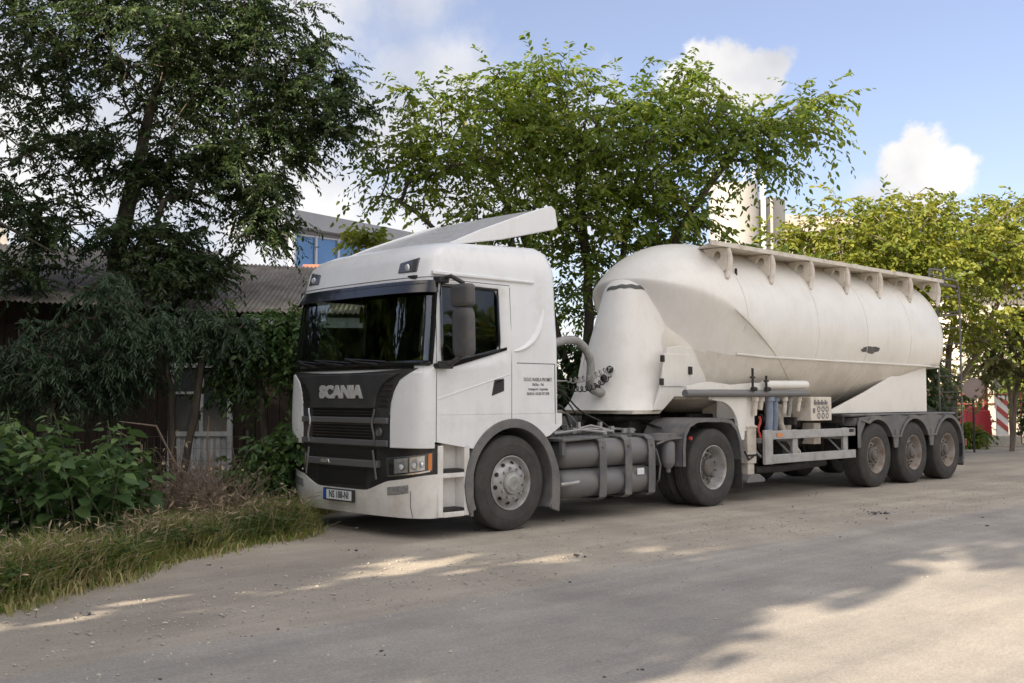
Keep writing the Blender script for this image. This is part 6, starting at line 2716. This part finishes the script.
# ------------------------------------------------------------------ far buildings
M['glassblue'] = mat('blue_glazing', (0.06, 0.16, 0.36), 0.12, metal=0.2, coat=0.5, var=0.2, vscale=0.3)
M['cladgrey'] = mat('grey_cladding', (0.20, 0.22, 0.26), 0.6, var=0.08, vscale=0.4)
M['clad'] = mat('pale_cladding', (0.34, 0.38, 0.45), 0.6)
M['mull'] = mat('mullion', (0.30, 0.34, 0.42), 0.5)
M['silo'] = mat('silo_paint', (0.33, 0.32, 0.30), 0.6, var=0.06, vscale=0.3)
M['plaster'] = mat('cream_plaster', (0.62, 0.56, 0.48), 0.85, var=0.08, vscale=1)
M['pinkwall'] = mat('pinkish_plaster', (0.55, 0.46, 0.42), 0.85, var=0.1, vscale=0.6)
M['tile'] = mat('roof_tile', (0.32, 0.13, 0.08), 0.8, var=0.25, vscale=3)
x, y, _ = site(-13.5, 78)
bld = empty('office_building', (x, y, 0))
tag(bld, 'distant grey building with blue glass front behind the cab roof', 'building')
g = MB()
slab(g, (-16.1, 78), (-4.5, 90), 0, 14.0, 0.3)
under(g.build('facade', M['clad'], smooth=0), bld)
g = MB()
slab(g, (-15.98, 77.6), (-4.6, 89.3), 2, 13.4, 0.2)
gl_ = g.build('glazing', M['glassblue'], smooth=0)
under(gl_, bld)
g = MB()
for q in range(9):
    t = q / 8
    a = (lerp(-15.98, -4.6, t), lerp(77.35, 89.05, t))
    slab(g, a, (a[0] + 0.12, a[1] + 0.12), 2, 13.42, 0.2)
for z in (4.0, 6.2, 8.4, 10.6, 13.3):
    slab(g, (-15.98, 77.42), (-4.6, 89.12), z, z + 0.12, 0.12)
o = g.build('mullion', M['mull'], smooth=0)
under(o, gl_)
g = MB()
P0 = [(-16.3, 76.3, 13.85), (-3.5, 88.9, 13.4)]
A, B = np.array(site(*P0[0])), np.array(site(*P0[1]))
d = (B - A) / np.linalg.norm(B - A)
nn = np.array([-d[1], d[0], 0])
g.add([tuple(A), tuple(B), tuple(B + nn * 8), tuple(A + nn * 8), tuple(A + np.array([0, 0, 1.25])), tuple(B + np.array([0, 0, 0.9])), tuple(B + nn * 8 + np.array([0, 0, 0.9])), tuple(A + nn * 8 + np.array([0, 0, 1.25]))],
      [(3, 2, 1, 0), (4, 5, 6, 7), (0, 1, 5, 4), (1, 2, 6, 5), (2, 3, 7, 6), (3, 0, 4, 7)])
under(g.build('roof', M['cladgrey'], smooth=0), bld)
g = MB()
g.tube([site(-15.9, 77.0, 0), site(-15.9, 77.0, 16.5)], 0.28, 8)
under(g.build('column', M['clad']), bld)
# terracotta roof peeping behind
x, y, _ = site(-9.2, 52)
hs = empty('tiled_house', (x, y, 0))
tag(hs, 'small house whose red tiled roof peeps up above the cab', 'house')
g = MB()
slab(g, (-10.4, 52), (-9.0, 52), 0, 6.7, 4)
under(g.build('wall', M['plaster'], smooth=0), hs)
g = MB()
A = [np.array(site(*p)) for p in ((-10.6, 51.5, 6.7), (-8.8, 51.5, 6.7), (-8.8, 56.5, 6.7), (-10.6, 56.5, 6.7), (-10.6, 54, 8.2), (-8.8, 54, 8.2))]
g.add([tuple(a) for a in A], [(0, 1, 5, 4), (2, 3, 4, 5), (1, 2, 5), (3, 0, 4), (3, 2, 1, 0)])
under(g.build('roof', M['tile'], smooth=0), hs)

# silo tower
x, y, z = site(14.65, 70)
tw_ = empty('silo_tower', (x, y, 0))
tag(tw_, 'sunlit round white silo tower rising above the trees behind the trailer', 'silo')
g = MB()
g.lathe([(1.6, 0), (1.6, 15.2), (1.5, 15.4), (0.0, 15.6)], (x, y, 0), 'z', 48)
under(g.build('silo_shell', M['silo'], smooth=40), tw_)
g = MB()
for q in range(12):
    t = 2 * PI * q / 12
    g.tube([(x + 1.5 * math.cos(t), y + 1.5 * math.sin(t), 15.4), (x + 1.5 * math.cos(t), y + 1.5 * math.sin(t), 16.5)], 0.05, 5)
g.tube([(x + 1.5 * math.cos(2 * PI * q / 24), y + 1.5 * math.sin(2 * PI * q / 24), 16.5) for q in range(25)], 0.05, 5)
g.tube([site(13.4, 69.4, 14), site(13.4, 69.4, 17.4)], 0.07, 6)
under(g.build('railing', M['clad']), tw_)
g = MB()
g.tube([site(16.35, 69.0, 0), site(16.35, 69.0, 15.5)], 0.16, 8)
under(g.build('pipe', M['platew']), tw_)
x2, y2, _ = site(17.3, 71)
g = MB()
g.lathe([(0.95, 0), (0.95, 14.6), (0.0, 14.9)], (x2, y2, 0), 'z', 40)
o_ = g.build('silo_tower', M['silo'], smooth=40)
tag(o_, 'shorter greyish silo tower directly right of the white one', 'silo')
# pinkish apartment block and pale house on the right
x, y, _ = site(27.0, 84)
ap = empty('apartment_building', (x, y, 0))
tag(ap, 'pinkish flat-roofed building beyond the trees right of the silo towers', 'building')
g = MB()
slab(g, (21.0, 82), (33.0, 86), 0, 15.6, 6)
under(g.build('wall', M['pinkwall'], smooth=0), ap)
for q in range(5):
    for z in (10.6, 13.2):
        t = (q + 0.3) / 5
        a = (lerp(21.0, 33.0, t), lerp(81.9, 85.9, t))
        g = MB()
        slab(g, a, (a[0] + 0.9, a[1] + 0.4), z, z + 1.4, 0.1)
        under(g.build('window', M['pane'], smooth=0), ap)
x, y, _ = site(23.0, 46)
ho = empty('pale_house', (x, y, 0))
tag(ho, 'pale cream house in full sun behind the sparse tree on the right', 'house')
g = MB()
slab(g, (18.2, 43.5), (27.5, 47), 0, 5.9, 7)
under(g.build('wall', M['plaster'], smooth=0), ho)
g = MB()
A = [np.array(site(*p)) for p in ((17.6, 42.7, 5.9), (28.0, 46.7, 5.9), (25.4, 54, 5.9), (15.0, 50, 5.9), (18.6, 47.6, 8.0), (24.4, 49.8, 8.0))]
g.add([tuple(a) for a in A], [(0, 1, 5, 4), (2, 3, 4, 5), (1, 2, 5), (3, 0, 4), (3, 2, 1, 0)])
under(g.build('roof', M['cladgrey'], smooth=0), ho)
for q, z in ((0.18, 1.0), (0.42, 1.0), (0.70, 1.0), (0.3, 3.7), (0.6, 3.7)):
    a = (lerp(18.2, 27.5, q), lerp(43.4, 46.9, q))
    g = MB()
    slab(g, a, (a[0] + 1.1, a[1] + 0.42), z, z + 1.4, 0.06)
    under(g.build('window', M['pane'], smooth=0), ho)

# ------------------------------------------------------------------ street things beyond the trailer
M['signback'] = mat('faded_sign', (0.46, 0.36, 0.36), 0.5, var=0.03, vscale=4)
M['redplastic'] = mat('red_plastic', (0.50, 0.035, 0.05), 0.5, var=0.15)
M['redpost'] = mat('rusty_red_paint', (0.22, 0.055, 0.04), 0.7, var=0.4)
M['stripe'] = mat('red_stripe', (0.42, 0.05, 0.05), 0.5)
M['concrete'] = mat('concrete', (0.40, 0.38, 0.35), 0.9, var=0.15)
x, y, _ = site(12.25, 28.5)
sg = empty('traffic_sign', (x, y, 0))
tag(sg, 'round faded pinkish traffic sign on a thin post beyond the trailer', 'traffic sign')
cx_, cy_, cz_ = site(12.25, 28.4, 1.69)
g = MB()
d_ = Vector((-FW[0], -FW[1], 0))
g.lathe([(0.0, -0.006), (0.27, -0.006), (0.285, 0.0), (0.27, 0.006), (0.0, 0.006)], (0, 0, 0), 'y', 36)
rotm = Matrix.Rotation(math.atan2(-d_.x, d_.y) + PI, 3, 'Z')
g.v = [tuple(rotm @ Vector(v) + Vector((cx_, cy_, cz_))) for v in g.v]
under(g.build('sign_face', M['signback'], smooth=40), sg)
g = MB()
g.tube([site(12.25, 28.45, 0), site(12.25, 28.45, 1.9)], 0.03, 8)
under(g.build('post', M['dark']), sg)
# red plastic barrier box
def obox(g, la, de, z0, w, d, h, rot=0, taper=1.0):
    c = np.array(site(la, de))
    a = R(YAW - 90 + rot)
    ex, ey = np.array([math.cos(a), math.sin(a)]), np.array([-math.sin(a), math.cos(a)])
    vs = []
    for zz, k in ((z0, 1.0), (z0 + h, taper)):
        for sx, sy_ in ((-1, -1), (1, -1), (1, 1), (-1, 1)):
            p = c[:2] + ex * sx * w / 2 * k + ey * sy_ * d / 2 * k
            vs.append((p[0], p[1], zz))
    g.add(vs, [(3, 2, 1, 0), (4, 5, 6, 7), (0, 1, 5, 4), (1, 2, 6, 5), (2, 3, 7, 6), (3, 0, 4, 7)])


g = MB()
obox(g, 13.75, 31.8, 0.0, 1.0, 0.45, 0.18, 12)
obox(g, 13.75, 31.8, 0.18, 0.92, 0.34, 0.9, 12, 0.86)
obox(g, 13.75, 31.8, 1.08, 0.5, 0.2, 0.10, 12, 0.9)
o = g.build('plastic_barrier', M['redplastic'], smooth=0, bevel=0.03)
tag(o, 'red plastic road barrier standing below the round sign', 'barrier')
x, y, _ = site(14.35, 31.5)
hz = empty('hazard_board', (x, y, 0))
tag(hz, 'white hazard board with red diagonal stripes on a concrete foot', 'road sign')
g = MB()
obox(g, 14.4, 31.5, 0.35, 0.40, 0.04, 1.15, 15)
under(g.build('board', M['platew'], smooth=0), hz)
for q in range(3):
    g = MB()
    c = np.array(site(14.4, 31.475))
    a = R(YAW - 90 + 15)
    ex = np.array([math.cos(a), math.sin(a), 0])
    z = 0.42 + 0.38 * q
    bs = np.array([c[0], c[1], 0])
    nv_ = np.array([math.sin(a), -math.cos(a), 0]) * 0.01
    vs = [bs - ex * 0.195 + np.array([0, 0, z + 0.28]), bs + ex * 0.195 + np.array([0, 0, z]), bs + ex * 0.195 + np.array([0, 0, z + 0.16]), bs - ex * 0.195 + np.array([0, 0, z + 0.44 if z + .44 < 1.5 else 1.5])]
    g.add([tuple(v_ + nv_) for v_ in vs] + [tuple(v_ + nv_ * 0.2) for v_ in vs], [(0, 1, 2, 3), (7, 6, 5, 4), (0, 4, 5, 1), (1, 5, 6, 2), (2, 6, 7, 3), (3, 7, 4, 0)])
    under(g.build('stripe', M['stripe'], smooth=0), hz)
g = MB()
obox(g, 14.35, 31.6, 0.0, 1.1, 0.5, 0.33, 10)
under(g.build('foot', M['concrete'], smooth=0, bevel=0.03), hz)
g = MB()
for la in (13.95, 14.12):
    g.tube([site(la, 31.9, 0), site(la, 31.9, 2.1)], 0.055, 8)
for z in (0.5, 1.1, 1.9):
    g.tube([site(13.95, 31.9, z), site(14.12, 31.9, z + 0.1)], 0.03, 6)
o = g.build('gate_post', M['redpost'])
tag(o, 'rust-red double steel post between barrier and hazard board', 'post')
g = MB()
for z in (0.7, 1.25, 1.55):
    g.tube([site(12.3, 33, z), site(19.5, 34, z)], 0.025, 6)
for q in range(7):
    g.tube([site(12.3 + 1.2 * q, 33 + 0.165 * q, 0), site(12.3 + 1.2 * q, 33 + 0.165 * q, 1.62)], 0.03, 6)
o = g.build('rail_fence', M['redpost'])
tag(o, 'thin brown rail fence in front of the pale house', 'fence')
g = MB()
obox(g, 12.3, 31.0, 0.1, 0.9, 0.7, 1.3, 5)
obox(g, 12.3, 31.0, 1.4, 1.0, 0.8, 0.12, 5)
for dx in (-.35, .35):
    obox(g, 12.3 + dx, 31.0, 0.0, 0.1, 0.4, 0.12, 5)
o = g.build('waste_container', M['fender'], smooth=0, bevel=0.03)
tag(o, 'dark grey waste container seen past the trailer ladder', 'container')
for k, (la, de, lab) in enumerate(((15.9, 32.2, 'dark green bush at the right edge behind the hazard board'), (13.0, 30.6, 'low grassy bush in front of the red barrier'))):
    x, y, _ = site(la, de)
    s_ = 1.0 if k == 0 else 0.42
    plant('roadside_bush', lab, 'bush', (x, y, 0), [ST((la, de, 0), (la, de, 0.5 * s_), (la - 0.2, de, 1.2 * s_))],
          [SB(la, de, 0.9 * s_, 0.9 * s_ + .2, 0.8 * s_, 50 if k == 0 else 30, 0.5)], M['lf_mid'] if k else M['lf_dark'], M['bark'], 80 + k, r_base=0.05, twigs=5, tl=0.4, per=10, size=0.13, aspect=0.45, start=0.1, names=('stem', 'foliage'))

for k, (la, de, zc, rr_, lm, lab) in enumerate(((14.6, 35.5, 1.7, 1.6, 'lf_pale', 'pale sunlit shrub in front of the cream house, left part'), (17.6, 36.5, 1.9, 1.6, 'lf_mid', 'green shrub in front of the cream house at the right edge'), (12.2, 34.5, 1.5, 1.2, 'lf_mid', 'green shrub behind the round sign'))):
    x, y, _ = site(la, de)
    plant('garden_shrub', lab, 'bush', (x, y, 0), [ST((la, de, 0), (la, de, 0.9), (la - 0.2, de, zc)), ST((la, de, 0), (la + 0.3, de, 0.8), (la + 0.6, de, zc))],
          [SB(la, de, zc, rr_, 1.2, 60, 0.6), SB(la + 0.4, de - 0.3, 0.8, rr_ * 0.9, 0.6, 30, 0.4)], M[lm], M['bark'], 140 + k, r_base=0.05, twigs=5, tl=0.5, per=11, size=0.14, aspect=0.5, droop=0.3, start=0.2, names=('stem', 'foliage'))

# ------------------------------------------------------------------ the rest of the tree row, ahead of the truck and outside the photo: it shades the lorry
def shade_tree(name, lab, x, y, zc, rx, rz, seed, n, grp=None, size=0.42):
    plant(name, lab, 'tree', (x, y, 0), [[(x, y, 0), (x, y, zc * 0.5), (x + 0.2, y, zc)], [(x, y, zc * 0.4), (x + rx * 0.4, y + 0.3, zc * 0.8)], [(x, y, zc * 0.4), (x - rx * 0.2, y - rx * 0.4, zc * 0.8)]],
          [(x, y, zc, rx, rx, rz, n), (x, y - rx * 0.5, zc - rz * 0.5, rx * 0.6, rx * 0.5, rz * 0.5, n // 4), (x, y + rx * 0.5, zc - rz * 0.6, rx * 0.6, rx * 0.5, rz * 0.5, n // 4)],
          M['lf_mid'], M['bark'], seed, group=grp, r_base=0.25, r_twig=0.012, twigs=5, tl=0.9, per=8, size=size, aspect=0.6, droop=0.4, start=1.5, seg=0.8)


SHADE = [(-12.0, 1.95, 8.2, 3.0, 7.0, 91, 470), (-12.6, -3.0, 6.2, 1.1, 4.8, 92, 78), (-14.0, 8.0, 7.2, 3.2, 6.2, 93, 330), (-8.0, 10.8, 5.2, 2.7, 4.6, 96, 190), (-17.5, 0.8, 13.2, 2.5, 4.8, 97, 280)]
for k, (x, y, zc, rx, rz, sd_, n) in enumerate(SHADE):
    shade_tree('roadside_tree', 'tall leafy tree of the row ahead of the truck, outside the photo', x, y, zc, rx, rz, sd_, n, 'trees ahead of the truck')
# trees on the other side of the road, behind the camera
first = None
for k, (x, y) in enumerate(((5, -20), (12, -19), (19, -18), (28, -21), (-6, -23))):
    if first is None:
        n0 = len(COL.objects)
        shade_tree('hedgerow_tree', 'tree on the far side of the road, outside the photo', x, y, 4.2, 3.6, 3.0, 120, 150, 'trees across the road')
        first = [q for q in COL.objects if q.name.startswith('hedgerow_tree')][0]
    else:
        c_ = copy_tree(first)
        c_.location = (x, y, 0)
        c_.rotation_euler = (0, 0, 1.3 * k)
